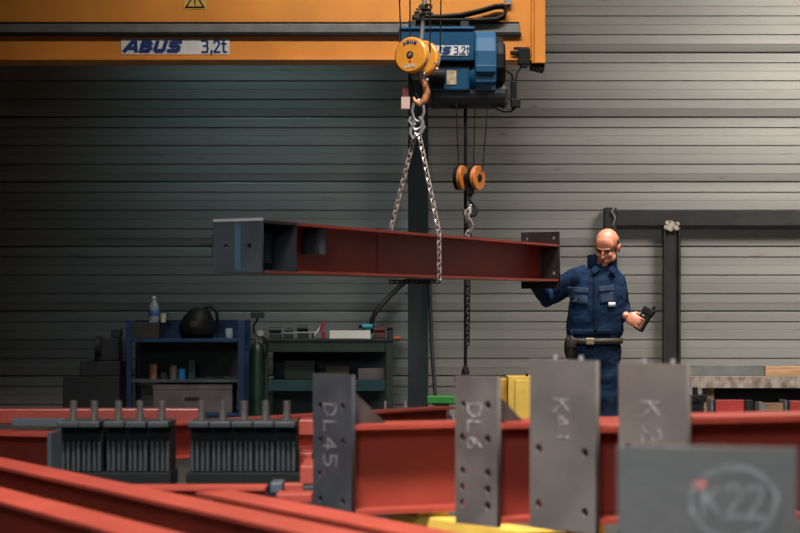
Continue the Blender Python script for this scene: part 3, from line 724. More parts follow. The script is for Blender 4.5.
short_piece('bright red short beam piece behind the K2 plate, left of the dark stop', 709, 745, 400, 416, PY, 'red')
short_piece('short banded wooden packing bundle between two red pieces', 760, 783, 402, 415, PY, 'w')
short_piece('bright red short beam piece at the right edge', 782.5, 830, 401, 417, PY, 'red')
o = MB().span((-.018,-.03,0),(.018,.03,ZY(400,PY-.1)-ZY(420,PY-.1))).build('stop_post', FRAME, None, .004, loc=W(748.5, 420, PY-.1))
tag(o, 'dark upright stop between red piece and wooden bundle', 'post')
b7 = plain_beam('steel_beam', 'red beam under the short pieces at the right edge', 640, 8.45, ZY(416.5, 8.6), (1,0.0), 0, 1.6, .14, .18, edge=-1)
b7.location.y = 8.62
for k_, xx in enumerate((.15, 1.4)):
    trestle('dark trestle under the ' + ('left' if k_ == 0 else 'right') + ' half of the beam below the short pieces', b7.location.x+xx, 8.35, b7.location.x+xx, 8.9, b7.location.z-.002, STEEL_D)

# ---------------------------------------------------------------- back wall furniture: blue rack
CY = 15.0
def at(px, py, Y=CY): return W(px, py, Y)
org = Vector((XY(185,CY), CY, 0))
t = thing('tool_rack', 'dark blue steel tool rack against the back wall left of the green bench', 'rack', org)
def rb(name, x0, x1, y0, y1, ya, yb, mt, parent=t, zfloor=False, bevel=.003):
    a = W(x0, y1, CY); b = W(x1, y0, CY)
    z0 = 0 if zfloor else a.z
    return MB().span((a.x-org.x, ya, z0), (b.x-org.x, yb, b.z)).build(name, mt, parent, bevel)
for (x0,x1) in ((126.5,131.5),(238,245)):
    rb('post', x0, x1, 320, 0, -.02, .02, CART, zfloor=True)
    rb('post', x0, x1, 320, 0, .50, .54, CART, zfloor=True)
rb('back_panel', 131.6, 237.9, 320, 339, .51, .53, CART)
rb('side_panel', 245.1, 262, 352, 420, -.01, .52, CART)
rb('shelf', 131.6, 237.9, 338.5, 342, -.02, .505, CART)
rb('shelf', 131.6, 237.9, 379.5, 382.5, -.02, .505, mat('shelf_edge', (.07,.085,.09), .5,.2,.2,10))
rb('shelf', 131.6, 237.9, 413, 416, -.02, .505, CART)
rb('rear_panel', 131.6, 237.9, 343, 379, .51, .52, mat('rack_rear', (.03,.035,.035), .7))
def put(name, label, cat, px, zpy, parts, Y=CY+.15, rz=0, group=None):
    t = thing(name, label, cat, (XY(px,Y), Y, ZYr(zpy)), (0,0,rz), group); 
    return t
def ZYr(py): return ZY(py, CY)
zs1, zs2 = ZYr(338.5)+.0005, ZYr(379.5)+.0005
# metal case under the shelf
a = W(153, 416, CY); b = W(232, 384, CY)
t = thing('metal_case', 'dusty mauve grey metal case on the bottom shelf of the blue rack', 'case', ((a.x+b.x)/2, CY+.0, ZYr(413)+.0005))
wx = (b.x-a.x)/2; hz = b.z-ZYr(413)-.002
MB().span((-wx,.0,0),(wx,.42,hz*.8)).build('case_body', MAUVE, t, .006)
MB().span((-wx-.003,-.003,hz*.8+.001),(wx+.003,.423,hz)).build('lid', MAUVE, t, .004)
MB().span((-.06,-.02,hz*.5),(.06,-.0005,hz*.56)).build('handle', STEEL_D, t, .002)
# water bottle on a dark box
a = W(133, 338.4, CY); b = W(160, 321, CY)
t = tag(MB().span((-.11,-.08,0),(.11,.08,.135)).build('tool_box', mat('dark_tool_box', (.03,.028,.02), .6), None, .006, loc=(XY(147,CY+.12), CY+.12, zs1)), 'small dark box under the water bottle on the blue rack', 'box')
t = thing('water_bottle', 'clear plastic water bottle with blue label standing on the blue rack', 'bottle', (XY(154,CY+.1), CY+.1, zs1+.1355))
m = MB(); m.lathe([(0,0),(.038,0),(.042,.01),(.042,.05),(.039,.06),(.042,.07),(.042,.13),(.034,.16),(.016,.185),(.014,.20),(0,.20)]); m.build('bottle_body', GLASSY, t, smooth=True)
MB().lathe([(.0425,.055),(.0432,.056),(.0432,.105),(.0425,.106)]).build('bottle_label', mat('bottle_label', (.05,.14,.36), .5), t, smooth=True)
MB().lathe([(.0,.2005),(.017,.2005),(.017,.222),(0,.222)]).build('cap', PAPER, t, smooth=True)
t = thing('paper_cup', 'small cream cup right of the water bottle', 'cup', (XY(163,CY+.1), CY+.1, zs1+.1355))
MB().lathe([(0,0),(.022,0),(.03,.075),(.027,.075),(.02,.004),(0,.004)]).build('cup_body', mat('cream_cup', (.50,.46,.38), .6), t, smooth=True)
# welding helmet
t = thing('welding_helmet', 'black welding helmet resting on top of the blue rack', 'helmet', (XY(197,CY+.14), CY+.14, zs1))
m = MB(); m.loft([(0,0,.0,.13,.12),(0,0,.06,.155,.15),(0,0,.13,.15,.15),(.01,0,.19,.12,.13),(.02,0,.235,.09,.10),(.02,0,.26,.05,.06)], 24); m.build('shell', BLACK, t, smooth='all')
MB().box((-.01,-.145,.12),(.07,.012,.05)).build('visor', mat('visor_dark', (.05,.05,.05), .1), t, .004)
m = MB(); m.tube([(.05,-.02,.25),(.12,-.03,.27),(.17,-.02,.22),(.18,0,.10),(.17,0,.03)], .014); m.build('head_band', BLACK, t, smooth=True)
# glass jar, cans
t = thing('glass_jar', 'small empty glass jar at the right end of the rack top', 'jar', (XY(229,CY+.1), CY+.1, zs1))
MB().lathe([(0,0),(.03,0),(.032,.01),(.032,.075),(.026,.085),(.022,.085),(.028,.073),(.028,.008),(0,.006)]).build('jar_body', GLASSY, t, smooth=True)
for px, h_, col, nm, lb in ((153,.12,BROWN,'tin_can','rusty brown tin can at the left of the rack middle shelf'),(173,.11,mat('grey_brown_tin',(.12,.085,.065),.6),'tin_can','grey brown tin can in the centre of the middle shelf'),(181.5,.085,mat('bright_blue_tin',(.01,.16,.40),.4),'tin_can','bright blue tin can on the middle shelf of the rack'),(163,.05,STEEL_D,'tin_can','low dark tin between two brown cans')):
    t = thing(nm, lb, 'can', (XY(px,CY+.1), CY+.1, zs2))
    MB().lathe([(0,0),(.033,0),(.033,h_),(0,h_)]).build('can_body', col, t, smooth=True)
    MB().lathe([(.0,h_+.0005),(.035,h_+.0005),(.035,h_+.008),(0,h_+.008)]).build('lid', STEEL_D, t, smooth=True)
t = tag(MB().span((-.03,-.03,0),(.03,.03,.16)).build('spray_box', TEAL, None, .004, loc=(XY(192,CY+.2), CY+.2, zs2)), 'narrow teal box right of the blue tin on the rack', 'box')
# dark machine left of the rack
t = thing('pedestal_grinder', 'black bench grinder on a stepped dark pedestal left of the blue rack', 'machine', (XY(96,15.2), 15.2, 0))
MACH = mat('machine_dark', (.016,.020,.02), .55)
def mm(x0,x1,y0,y1,ya,yb,nm,z0=None):
    a = W(x0,y1,15.2); b = W(x1,y0,15.2); ox = XY(96,15.2)
    MB().span((a.x-ox,ya,0 if z0 is not None else a.z),(b.x-ox,yb,b.z)).build(nm, MACH, t, .008)
mm(66,122,376,0,-.15,.3,'cabinet',0); mm(82,122,361,375.8,-.12,.25,'upper_cabinet'); 
mm(96,120,338,360.8,-.08,.15,'motor'); mm(112,121,329,337.8,-.05,.1,'switch_box')
m = MB(); p = W(104, 346, 15.1); m.cyl((p.x-XY(96,15.2)-.06,-.12,p.z),(p.x-XY(96,15.2)-.02,-.12,p.z),.085); m.build('grinding_wheel', MACH, t, smooth=True)

# ---------------------------------------------------------------- green bench
org = Vector((XY(325,CY), CY, 0))
t = thing('workbench', 'dark green steel workbench against the back wall beside the column', 'workbench', org)
def gb(name, x0, x1, y0, y1, ya, yb, mt, zfloor=False): return rb(name, x0, x1, y0, y1, ya, yb, mt, t, zfloor)
gb('apron', 262.5, 385, 341, 352, -.02, .0, BENCH)
gb('worktop', 262.5, 400, 338.6, 340.9, -.04, .62, BENCH)
gb('leg', 386, 393, 341, 0, -.02, .03, mat('leg_green_black', (.02,.03,.028), .5), True)
gb('leg', 263, 268, 352.1, 0, -.02, .03, mat('leg_green_black', (.02,.03,.028), .5), True)
gb('lower_shelf', 268.2, 385.8, 380, 391, -.01, .55, TEAL)
gb('back_board', 268.2, 385.8, 353, 440, .56, .58, mat('back_board_teal', (.02,.035,.04), .6))  # teal panel, run on downward as a dark sheet for under-bench shade
zb = ZYr(338.6)+.0005
tag(MB().span((-.11,-.0,0),(.11,.22,.095)).build('parts_box', MAUVE, None, .004, loc=(XY(371,CY+.05), CY+.05, ZYr(380)+.0005)), 'grey box on the lower shelf of the green bench', 'box')
tag(MB().span((-.172,-.015,0),(.172,.0,.068)).build('white_strip', PAPER, None, .002, loc=(XY(350,CY-.01), CY-.01, zb)), 'bright white strip standing on the green bench edge', 'board')
t = thing('hand_drill', 'cyan cordless tool at the right end of the white strip', 'tool', (XY(368,CY+.15), CY+.15, zb))
m = MB(); m.span((-.035,-.03,0),(.035,.03,.035)); m.span((-.012,-.015,.035),(.018,.015,.09)); m.cyl((-.05,0,.10),(.04,0,.10),.024); m.build('tool_body', mat('cyan_tool', (.03,.30,.40), .4), t, .003)
MB().cyl((-.08,0,.10),(-.051,0,.10),.014).build('chuck', BLACK, t)
t = thing('red_clamp', 'red and white bar clamp leaning on the green bench', 'clamp', (XY(318,CY+.1), CY+.1, zb))
m = MB(); m.box((.0,0,.07),(.012,.012,.16), Matrix.Rotation(.65,3,'Y')); m.build('clamp_bar', PAPER, t)
m = MB(); m.box((.035,0,.10),(.03,.03,.09), Matrix.Rotation(.3,3,'Y')); m.box((.045,.01,.03),(.03,.03,.06)); m.build('clamp_jaw', mat('dark_red_tool', (.30,.02,.02), .5), t, .003)
random.seed(11)
items = [(276,.10,.075,STEEL_D,'dark vise-like block on the left end of the green bench'),(289,.07,.06,MACH,'low black tool between two taller ones on the green bench'),(303,.09,.10,STEEL_D,'dark grinder body left of the red clamp'),(380,.09,.08,mat('dark_red_lump',(.10,.02,.018),.6),'dark red tool case right of the cyan tool'),(390,.05,.11,MACH,'black tool standing at the right end of the green bench')]
for px, wd, h_, mt_, lb in items:
    t = thing('bench_tool', lb, 'tool', (XY(px,CY+.2), CY+.2, zb))
    MB().span((-wd/2,-.05,0),(wd/2,.05,h_*.6)).build('tool_base', mt_, t, .008)
    MB().cyl((-wd*.55,0,h_*.6+.026),(wd*.45,0,h_*.6+.026),.026).build('tool_head', mt_, t, smooth=True)
tag(MB().span((-.13,-.1,0),(.13,.12,.16)).build('crate', mat('dark_crate', (.012,.018,.016), .7), None, .006, loc=(XY(300,CY+.2), CY+.2, ZYr(380)+.0005)), 'dark crate on the lower shelf of the green bench', 'crate')
tag(MB().span((-.10,-.1,0),(.10,.12,.12)).build('crate', mat('dark_brown_crate', (.03,.022,.016), .7), None, .006, loc=(XY(338,CY+.2), CY+.2, ZYr(380)+.0005)), 'dark brown crate in the middle of the lower bench shelf', 'crate')
t = thing('steel_rod', 'pale steel rod lying across the dark tools on the green bench', 'rod', (XY(301,CY-.0), CY-.0, zb))
MB().cyl((-.15,0,.045),(.12,0,.052),.005).build('rod_bar', STEEL_L, t); MB().span((-.15,-.01,0),(-.13,.01,.039)).build('rod_foot', STEEL_D, t); MB().span((.09,-.01,0),(.11,.01,.046)).build('rod_foot', STEEL_D, t)
tag(MB().span((-.03,-.02,0),(.03,.02,.018)).build('orange_block', mat('orange_red_block', (.7,.12,.04), .5), None, .002, loc=(XY(397,CY-.015), CY-.015, zb)), 'small orange red block at the right corner of the green bench', 'block')
# green gas torch stand between rack and bench
t = thing('gas_cylinder', 'dark green gas cylinder with valve between rack and green bench', 'cylinder', (XY(257,CY-.16), CY-.16, 0))
zt = ZY(342, CY-.16)
MB().lathe([(0,0),(.062,0),(.065,.02),(.065,zt-.09),(.05,zt-.03),(.022,zt),(0,zt)]).build('cylinder_body', DGREEN, t, smooth=True)
MB().lathe([(0,zt+.0005),(.014,zt+.0005),(.014,zt+.06),(.026,zt+.06),(.026,zt+.085),(0,zt+.085)]).build('valve', mat('brass_valve', (.30,.24,.15), .4,.6), t, smooth=True)
m = MB(); m.tube([(.02,0,zt+.05),(.07,-.02,zt+.03),(.09,-.03,zt-.04),(.07,-.03,zt-.14)], .010); m.tube([(-.02,0,zt+.07),(-.03,0,zt+.13),(.01,0,zt+.2)], .008); m.build('hose', BLACK, t, smooth=True)
MB().span((-.05,-.03,zt+.20),(.06,.03,zt+.25)).build('torch_holder', DGREEN, t, .005)
MB().cyl((.03,-.03,zt+.075),(.03,.0,zt+.075),.028).build('pressure_gauge', STEEL_L, t)
# hose from the column to the bench
t = tag(MB().tube([W(*q)-W(371,336,CY+.1) for q in ((371,332,CY+.25),(372,320,CY+.2),(377,310,CY+.15),(388,298,CY+.2),(398,288,CY+.3),(405,282,15.45),(411,276,15.47))], .022, 10).build('suction_hose', mat('dark_hose', (.022,.022,.022), .6), None, 0, 'all', loc=W(371,336,CY+.1)), 'thick black hose arching from the column down to the green bench', 'hose')
t = tag(MB().tube([W(*q)-W(437,412,15.5) for q in ((428.5,262,15.47),(430,300,15.45),(432,350,15.4),(435,392,15.3),(438,430,15.2),(437,458,15.1))], .017, 8).build('air_hose', mat('dark_hose', (.022,.022,.022), .6), None, 0, 'all', loc=W(437,412,15.5)), 'thin black hose hanging down the right side of the column', 'hose')
# green crate on grey stand
SY = 12.6
t = thing('crate_stand', 'small stand with a bright green rim at the foot of the column', 'stand', (XY(441,SY), SY, 0))
o_ = XY(441,SY)
for x in (429.5, 452.5):
    for yy in (-.06,.06):
        MB().span((XY(x,SY)-o_-.008, yy-.008, 0),(XY(x,SY)-o_+.008, yy+.008, ZY(403,SY))).build('leg', STEEL_L, t)
MB().span((XY(427,SY)-o_,-.08,ZY(403,SY)),(XY(455,SY)-o_,.08,ZY(396,SY))).build('green_rim', GREEN, t, .004)
MB().span((XY(433,SY)-o_,-.05,ZY(416,SY)),(XY(449,SY)-o_,.05,ZY(403.3,SY))).build('inner_box', BROWN, t, .004)
MB().span((XY(430,SY)-o_,-.07,ZY(416.5,SY)-.02),(XY(452,SY)-o_,.07,ZY(416.2,SY))).build('tray', STEEL_D, t)
for px, lb in ((385, 'thin bright rod standing left of the column foot'), (405, 'thin bright rod standing just at the column foot')):
    o = MB().lathe([(0,0),(.06,0),(.06,.01),(.008,.012),(.008,ZY(401,12.6)),(0,ZY(401,12.6))]).build('marker_rod', STEEL_L, None, 0, True, loc=(XY(px,12.6), 12.6, 0))
    tag(o, lb, 'rod')
# yellow cabinet
VY = 13.6
t = thing('yellow_cabinet', 'bright yellow steel cabinet between the DL6 and K41 plates', 'cabinet', (XY(520,VY), VY, 0))
o_ = XY(520,VY)
MB().span((XY(508,VY)-o_,0,0),(XY(545,VY)-o_,.35,ZY(376.5,VY))).build('cabinet_body', YELLOW, t, .006)
MB().span((XY(499,VY)-o_,.05,0),(XY(507.8,VY)-o_,.3,ZY(379,VY))).build('side_box', mat('ochre_paint', (.50,.29,.02), .5), t, .006)
MB().span((XY(515,VY)-o_,-.012,.1),(XY(543,VY)-o_,-.0005,ZY(380,VY))).build('door', YELLOW, t, .004)
m = MB(); m.cyl((XY(527,VY)-o_,.02,ZY(376.5,VY)),(XY(527,VY)-o_,.02,ZY(376.5,VY)+.02),.01); m.build('hinge_pin', BLACK, t)

# ---------------------------------------------------------------- bench on the right
RY = 14.8
t = thing('timber_bench', 'weathered timber topped bench along the wall at the right edge', 'bench', (XY(760,RY), RY, 0))
o_ = XY(760,RY)
MB().span((XY(690,RY)-o_,-.05,ZY(388,RY)),(1.4,.6,ZY(376.5,RY))).build('bench_top', OLDWOOD, t, .004)
MB().span((XY(692,RY)-o_,.4,ZY(376,RY)),(1.4,.45,ZY(373.5,RY)+.0)).build('rear_strip', OLDWOOD, t)
MB().span((XY(704,RY)-o_,.0,0),(XY(714,RY)-o_,.1,ZY(388,RY)-.001)).build('leg', mat('rusty_leg', (.20,.12,.07), .7,0,.3,10), t)
MB().span((1.2,.0,0),(1.3,.1,ZY(388,RY)-.001)).build('leg', mat('rusty_leg', (.20,.12,.07)), t)
MB().span((XY(715,RY)-o_,.3,0),(1.19,.33,ZY(389,RY))).build('shade_board', BLACK, t)  # black sheet standing in for the shade under the bench top
tag(MB().span((-.8,0,0),(.8,.04,.09)).build('grey_board', GREYRAIL, None, .003, loc=(XY(689,RY+.2)+.8, RY+.2, ZY(376.5,RY)+.001)), 'long grey board standing on the timber bench', 'board')
tag(MB().span((-.45,-.06,0),(.45,.0,.085)).build('wooden_plank', WOOD, None, .003, loc=(XY(764,RY+.1)+.45, RY+.1, ZY(376.5,RY)+.001)), 'light brown wooden plank on the timber bench at the right edge', 'plank')
t = thing('bench_vise', 'black vise on a post left of the timber bench legs', 'vise', (XY(695,RY-.3), RY-.3, 0))
o_ = XY(695,RY-.3); zz = ZY(402,RY-.3)
m = MB(); m.span((-.05,-.05,zz-.12),(.05,.05,zz)); m.span((-.09,-.06,zz),(.09,.06,zz+.06)); m.cyl((0,-.08,zz+.03),(0,-.2,zz+.03),.012); m.build('vise_body', BLACK, t, .006)
MB().span((-.02,-.02,zz+.06),(.02,.02,zz+.12)).build('vise_jaw', BLACK, t, .003)
MB().span((-.03,-.03,0),(.03,.03,zz-.1205)).build('post', DGREEN, t)

# ---------------------------------------------------------------- the man
MY = 12.12
def Q(px, py, Y=MY): return W(px, py, Y)
foot = Vector((XY(597,MY), MY, 0))
man = thing('person', 'bald man in navy work clothes steadying the hoisted beam and looking down', 'person', foot)
RH = Matrix.Rotation(math.radians(-24),3,'Z') @ Matrix.Rotation(math.radians(4),3,'Y') @ Matrix.Rotation(math.radians(24),3,'X')
HC = Q(607, 247, MY-.02)
def H(x, y, z): return HC + RH @ Vector((x, y, z))
def he(mb, c, r, n=20, m=12, extra=None): mb.ell(H(*c), r, RH @ extra if extra else RH, n, m)
body = MB()
he(body, (0,.012,.035), (.076,.094,.088), 32, 20)
he(body, (0,-.022,-.04), (.060,.066,.075), 24, 16)
he(body, (0,-.044,.032), (.064,.042,.064))          # forehead
he(body, (0,-.080,.014), (.046,.014,.010))         # brow
he(body, (.034,-.066,-.030), (.024,.022,.024)); he(body, (-.034,-.066,-.030), (.024,.022,.024))  # cheekbones
he(body, (0,-.094,-.020), (.0095,.016,.026), extra=Matrix.Rotation(-.3,3,'X'))    # nose bridge
he(body, (0,-.105,-.036), (.0125,.014,.011))       # nose tip
he(body, (.011,-.097,-.039), (.008,.010,.007)); he(body, (-.011,-.097,-.039), (.008,.010,.007))
he(body, (0,-.084,-.066), (.024,.014,.006)); he(body, (0,-.083,-.076), (.021,.013,.006))   # lips
he(body, (0,-.078,-.096), (.022,.018,.018))        # chin
he(body, (0,-.070,-.070), (.038,.022,.028))
for s in (-1, 1):
    he(body, (s*.045,-.028,-.062), (.022,.048,.032)) # jaw
    he(body, (s*.079,.012,-.010), (.009,.020,.031)); he(body, (s*.086,.020,.002), (.006,.014,.020))
nb = Q(603, 270, MY+.05)
body.tube([H(0,.01,-.05), H(0,.03,-.10), nb, Q(600,284,MY+.04)], [.056,.058,.062,.08], 16)
# torso, legs, arms of the body, inside the clothes
body.loft([(*Q(600,280,MY+.03),.13,.07),(*Q(599,300,MY+.02),.15,.09),(*Q(596,322,MY+.02),.145,.09),(*Q(594,345,MY+.02),.15,.09),(*Q(594,358,MY+.02),.13,.08)], 20)
shR, elR, wrR = Q(578,278,MY+.04), Q(546,297.5,MY+.10), Q(534.5,281,MY-.15)
shL, elL, wrL = Q(616,280,MY+.06), Q(622,308,MY+.14), Q(626,316,MY-.05)
body.tube([Q(600,276,MY+.04), shR, elR, wrR], [.05,.05,.04,.027], 12)
body.tube([Q(600,276,MY+.04), shL, elL, wrL], [.05,.05,.04,.027], 12)
hipR, knR, anR = Q(583,352,MY+.02), Q(581,418,MY-.03), Q(581,484,MY+.06)
hipL, knL, anL = Q(605,352,MY+.02), Q(608,418,MY-.04), Q(609,484,MY+.02)
for h_, k_, a_ in ((hipR,knR,anR),(hipL,knL,anL)):
    body.tube([h_, h_.lerp(k_,.5), k_, k_.lerp(a_,.35), a_], [.075,.07,.052,.05,.036], 14)
    body.tube([a_, Vector((a_.x, a_.y-.05, .05)), Vector((a_.x, a_.y-.14, .035))], [.036,.038,.028], 10)
def hand(mb, wrist, D, U, curl, thumb_side=1, spread=.0, size=1.0):
    """D finger direction, U back-of-hand normal; fingers curl away from U"""
    D = D.normalized(); U = (U-D*U.dot(D)).normalized(); S = D.cross(U)*thumb_side
    R = Matrix((S, D, U)).transposed()
    mb.tube([wrist - D*.02, wrist+D*.01], [.027,.026], 10)
    mb.ell(wrist+D*.048*size, (.040*size,.050*size,.015*size), R, 16, 10)
    for i, (off, ln) in enumerate(((.028,.078),(.010,.086),(-.009,.080),(-.027,.062))):
        base_ = wrist + D*.088*size + S*off*size; p = base_ - D*.02; pts = [p, base_]; d = D + S*(off*spread); u = U.copy(); q = base_
        for sgm, c_ in ((.45,curl),(.30,curl*1.1),(.25,curl*.8)):
            d2 = d*math.cos(c_) - u*math.sin(c_); u = u*math.cos(c_) + d*math.sin(c_); d = d2.normalized()
            q = q + d*ln*sgm*size; pts.append(q)
        mb.tube(pts, [.0095,.0095,.0088,.0082,.0068], 8)
    b0 = wrist + D*.025 + S*.03; mb.tube([b0 - S*.015, b0, b0+S*.022+D*.022-U*.012, b0+S*.028+D*.048-U*.028], [.014,.0135,.0105,.008], 8)
# hand on the back of the far plate
pn = Vector((math.cos(yaw), math.sin(yaw), 0))
hand(body, wrR+Vector((0,-.0,.0)), Vector((.05,-.02,1)), pn, .12, 1)
# hand round the radio control
DL = Vector((.75,-.30,-.42)); UL = Vector((-.15,-.95,.1))
hand(body, wrL, DL, UL, .80, -1, 0, 1.12)
me = blob(body, .0048, 2, 'body'); me.transform(Matrix.Translation(-foot))
link('body', me, SKIN, man, smooth='all')
# eyes, brows, hair
for s in (-1, 1):
    m = MB(); m.ell(H(s*.030,-.0745,-.006)-foot, (.0125,.009,.006), RH, 12, 8); m.build('eye', mat('shaded_eye', (.10,.05,.04), .4), man, smooth='all')
    m = MB(); m.tube([H(s*.012,-.094,.012)-foot, H(s*.030,-.092,.019)-foot, H(s*.048,-.080,.014)-foot], [.0035,.0045,.003], 8); m.build('eyebrow', HAIR, man, smooth='all')
m = MB(); m.tube([H(-.020,-.0965,-.071)-foot, H(0,-.0985,-.0712)-foot, H(.020,-.0965,-.071)-foot], .0022, 6); m.build('mouth_line', mat('lip_dark', (.22,.06,.05), .5), man)
hb = MB(); hb.ell((0,0,0), (1,1,1), n=40, m=24)
for v in hb.bm.verts: v.co = Vector((v.co.x*.0795, v.co.y*.098+.014, v.co.z*.091+.033))
dele = [f for f in hb.bm.faces if not (f.calc_center_median().z < .062-.35*max(0,-(f.calc_center_median().y)) + .0 and f.calc_center_median().y > .0 and f.calc_center_median().z > -.045)]
bmesh.ops.delete(hb.bm, geom=dele, context='FACES')
me = hb.mesh('hair'); me.transform(Matrix.Translation(HC-foot) @ RH.to_4x4())
hr = link('hair', me, HAIR, man, smooth='all'); sd = hr.modifiers.new('thick', 'SOLIDIFY'); sd.thickness = .004; sd.offset = 0
# jacket
jk = MB()
jk.loft([(*Q(594,341,MY+.02),.180,.128),(*Q(594.5,333,MY+.02),.194,.140),(*Q(595.5,322,MY+.02),.196,.142),(*Q(597.5,305,MY+.02),.196,.142),(*Q(598.5,290,MY+.03),.188,.136),(*Q(599,280,MY+.03),.160,.118),(*Q(601,273,MY+.04),.125,.100),(*Q(602,268,MY+.04),.105,.085),(*Q(603,264,MY+.04),.075,.075)], 28)
jk.tube([Q(588,276,MY+.04), shR, shR.lerp(elR,.5)+Vector((0,0,-.004)), elR, elR.lerp(wrR,.5), elR.lerp(wrR,.92)], [.085,.083,.076,.070,.058,.044], 16)
jk.tube([Q(610,278,MY+.05), shL, shL.lerp(elL,.5), elL, elL.lerp(wrL,.5), elL.lerp(wrL,.9)], [.070,.068,.064,.060,.050,.040], 16)
me = blob(jk, .008, 5, 'jacket', .022, .07); me.transform(Matrix.Translation(-foot))
jo = link('jacket', me, CLOTH, man, smooth='all')
# collar, standing and open at the throat
cl = MB(); cc = Q(604, 266, MY+.03)-foot
ringp = []
for i in range(15):
    a = math.radians(-62 - 0 + (i)*(360-56)/14)   # gap toward the camera
    a = math.radians(-90+28+i*(360-56)/14)
    ringp.append((math.cos(a), math.sin(a)))
n_ = len(ringp); ro, ri = .092, .080
vs = []
for k_, (c_, s_) in enumerate(ringp):
    hgt = .062 + .018*abs(k_-7)/7
    tilt = .012
    rows_ = [Vector((c_*ro*1.08, s_*ro, -.03)), Vector((c_*(ro+tilt), s_*(ro+tilt)*.95, hgt)), Vector((c_*(ri+tilt), s_*(ri+tilt)*.95, hgt)), Vector((c_*ri*1.08, s_*ri, -.03))]
    vs.append([cc+p+Vector((-.012,0,0)) for p in rows_])
cl.rings(vs); cl.build('collar', CLOTH, man, .003, smooth='all')
# collar points lying open
for s in (-1,1):
    p = Q(604+s*9, 270, MY-.075)-foot
    m = MB(); m.box(p, (.050,.012,.048), Matrix.Rotation(s*.75,3,'Y') @ Matrix.Rotation(-.5,3,'X')); m.build('collar_flap', CLOTH, man, .006)
def on_jacket(px, py, off=.0):
    """point on the front of the jacket"""
    from mathutils.bvhtree import BVHTree
    global _bvh
    try: _bvh
    except NameError:
        _bvh = BVHTree.FromPolygons([v.co for v in jo.data.vertices], [p.vertices for p in jo.data.polygons])
    o = Q(px, py, 11.5)-foot; r_ = _bvh.ray_cast(o, Vector((0,1,0)))
    if r_[0] is None: return (Q(px,py,MY-.12)-foot)
    return r_[0]+Vector((0,-off,0))
def patch(name, x0, x1, y0, y1, mt, nx=8, ny=5, th=.008, off=.004, slant=0):
    bm = bmesh.new(); g = []
    for j in range(ny+1):
        row = []
        for i in range(nx+1):
            px = x0+(x1-x0)*i/nx; py = y0+(y1-y0)*j/ny + slant*(i/nx)
            row.append(bm.verts.new(on_jacket(px, py, off)))
        g.append(row)
    for j in range(ny):
        for i in range(nx): bm.faces.new((g[j][i], g[j][i+1], g[j+1][i+1], g[j+1][i]))
    bmesh.ops.smooth_vert(bm, verts=bm.verts, factor=.5, use_axis_x=False, use_axis_y=True, use_axis_z=False)
    me = bpy.data.meshes.new(name); bm.to_mesh(me); bm.free()
    o = link(name, me, mt, man, smooth='all'); q = o.modifiers.new('t','SOLIDIFY'); q.thickness = th; q.offset = 0; return o
CLM = mat('navy_flap', (.008,.024,.064), .85, 0, .1, 7)
patch('chest_pocket', 577, 596, 290, 303, CLM, off=.003, th=.006, slant=1)
patch('pocket_flap', 576, 597, 285, 291, CLM, off=.007, slant=1.5)
patch('chest_pocket', 609, 623, 291, 303, CLM, off=.003, th=.006, slant=-1)
patch('pocket_flap', 608, 624, 285, 291, CLM, off=.007, slant=-1.5)
patch('zip_placket', 602, 606, 274, 333, CLOTH_D, 3, 16, off=.004, th=.007)
patch('hem_band', 570, 620, 330, 336, CLOTH_D, 16, 3, off=.004, th=.006)
patch('chest_logo', 617.5, 625, 301.5, 306, WHITE, 3, 2, off=.008, th=.003)
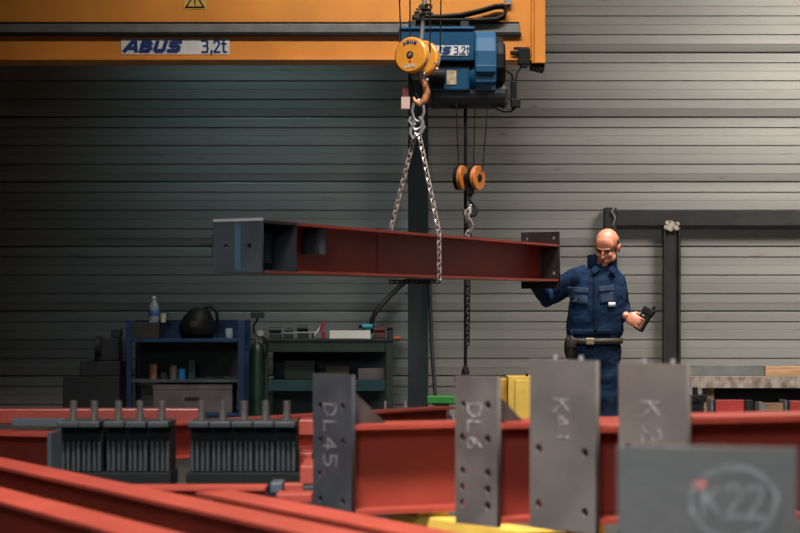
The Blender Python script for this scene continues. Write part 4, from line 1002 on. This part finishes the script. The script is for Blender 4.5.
# trousers
tr = MB()
tr.loft([(*Q(594,338,MY+.02),.176,.120),(*Q(594,348,MY+.02),.186,.128),(*Q(594,358,MY+.02),.180,.125),(*Q(594,366,MY+.02),.15,.11)], 24)
for h_, k_, a_ in ((hipR,knR,anR),(hipL,knL,anL)):
    tr.tube([h_, h_.lerp(k_,.3), h_.lerp(k_,.65), k_, k_.lerp(a_,.4), k_.lerp(a_,.97)], [.098,.100,.090,.083,.080,.074], 18)
me = blob(tr, .009, 5, 'trousers', .026, .09); me.transform(Matrix.Translation(-foot))
link('trousers', me, CLOTH_D, man, smooth='all')
bt = MB(); ce = Q(594, 341, MY+.02)-foot
pr_ = [(.186+.0,.132),(.196,.142)]
rs = []
for i in range(40):
    a = 2*PI*i/40
    rs.append([ce+Vector((math.cos(a)*rx, math.sin(a)*ry, zz)) for rx, ry, zz in ((.186,.132,-.02),(.197,.143,-.018),(.197,.143,.018),(.186,.132,.02))])
bt.rings(rs, closed=True); belt = bt.build('belt', BELT, man, 0, smooth='all')
m = MB(); p = Q(588, 341, MY)-foot; p.y = ce.y-.150; m.box(p, (.055,.012,.045)); m.build('buckle', mat('brass_buckle', (.40,.33,.22), .35,.7), belt, .004)
m = MB(); p = Q(570, 346, MY)-foot; p.y = ce.y-.06; m.ell(p+Vector((0,0,-.01)), (.045,.055,.095)); m.box(p+Vector((0,-.02,.02)),(.07,.08,.07)); m.build('tool_pouch', BOOT, man, .01, smooth='all')
for a_, nm in ((anR,'boot'),(anL,'boot')):
    m = MB(); ax = a_-foot
    m.loft([(ax.x,ax.y-.05,.0,.052,.135),(ax.x,ax.y-.05,.03,.054,.135),(ax.x,ax.y-.04,.07,.05,.115),(ax.x,ax.y-.01,.10,.052,.07),(ax.x,ax.y,.17,.055,.062)], 20)
    m.build('boot', BOOT, man, smooth='all')
# radio control in his left hand
DLn = DL.normalized(); ULn = (UL-DLn*UL.dot(DLn)).normalized(); SLn = DLn.cross(ULn)
rc = wrL + DLn*.108 - ULn*.040 + Vector((.014,0,.022))
ax_ = Vector((.50,-.05,.86)).normalized(); nr_ = (ULn - ax_*ULn.dot(ax_)).normalized()*-1; sd_ = nr_.cross(ax_)
Rm = Matrix((ax_, sd_, nr_)).transposed()
t = thing('radio_control', 'black radio remote control held in the man’s left hand', 'remote control', rc, Rm.to_euler())
m = MB(); m.span((-.070,-.036,-.022),(.095,.036,.022)); m.span((.05,-.042,-.026),(.10,.042,.026)); m.build('control_body', BLACK, t, .008)
m = MB()
for i in range(4): m.cyl((-.055+.03*i, -.012, -.030),(-.055+.03*i,-.012,-.0225),.008,12)
m.build('button', STEEL_L, t)
m = MB(); m.tube([(.1005,.02,0),(.125,.02,0)], .010, 10); m.build('antenna', BLACK, t)
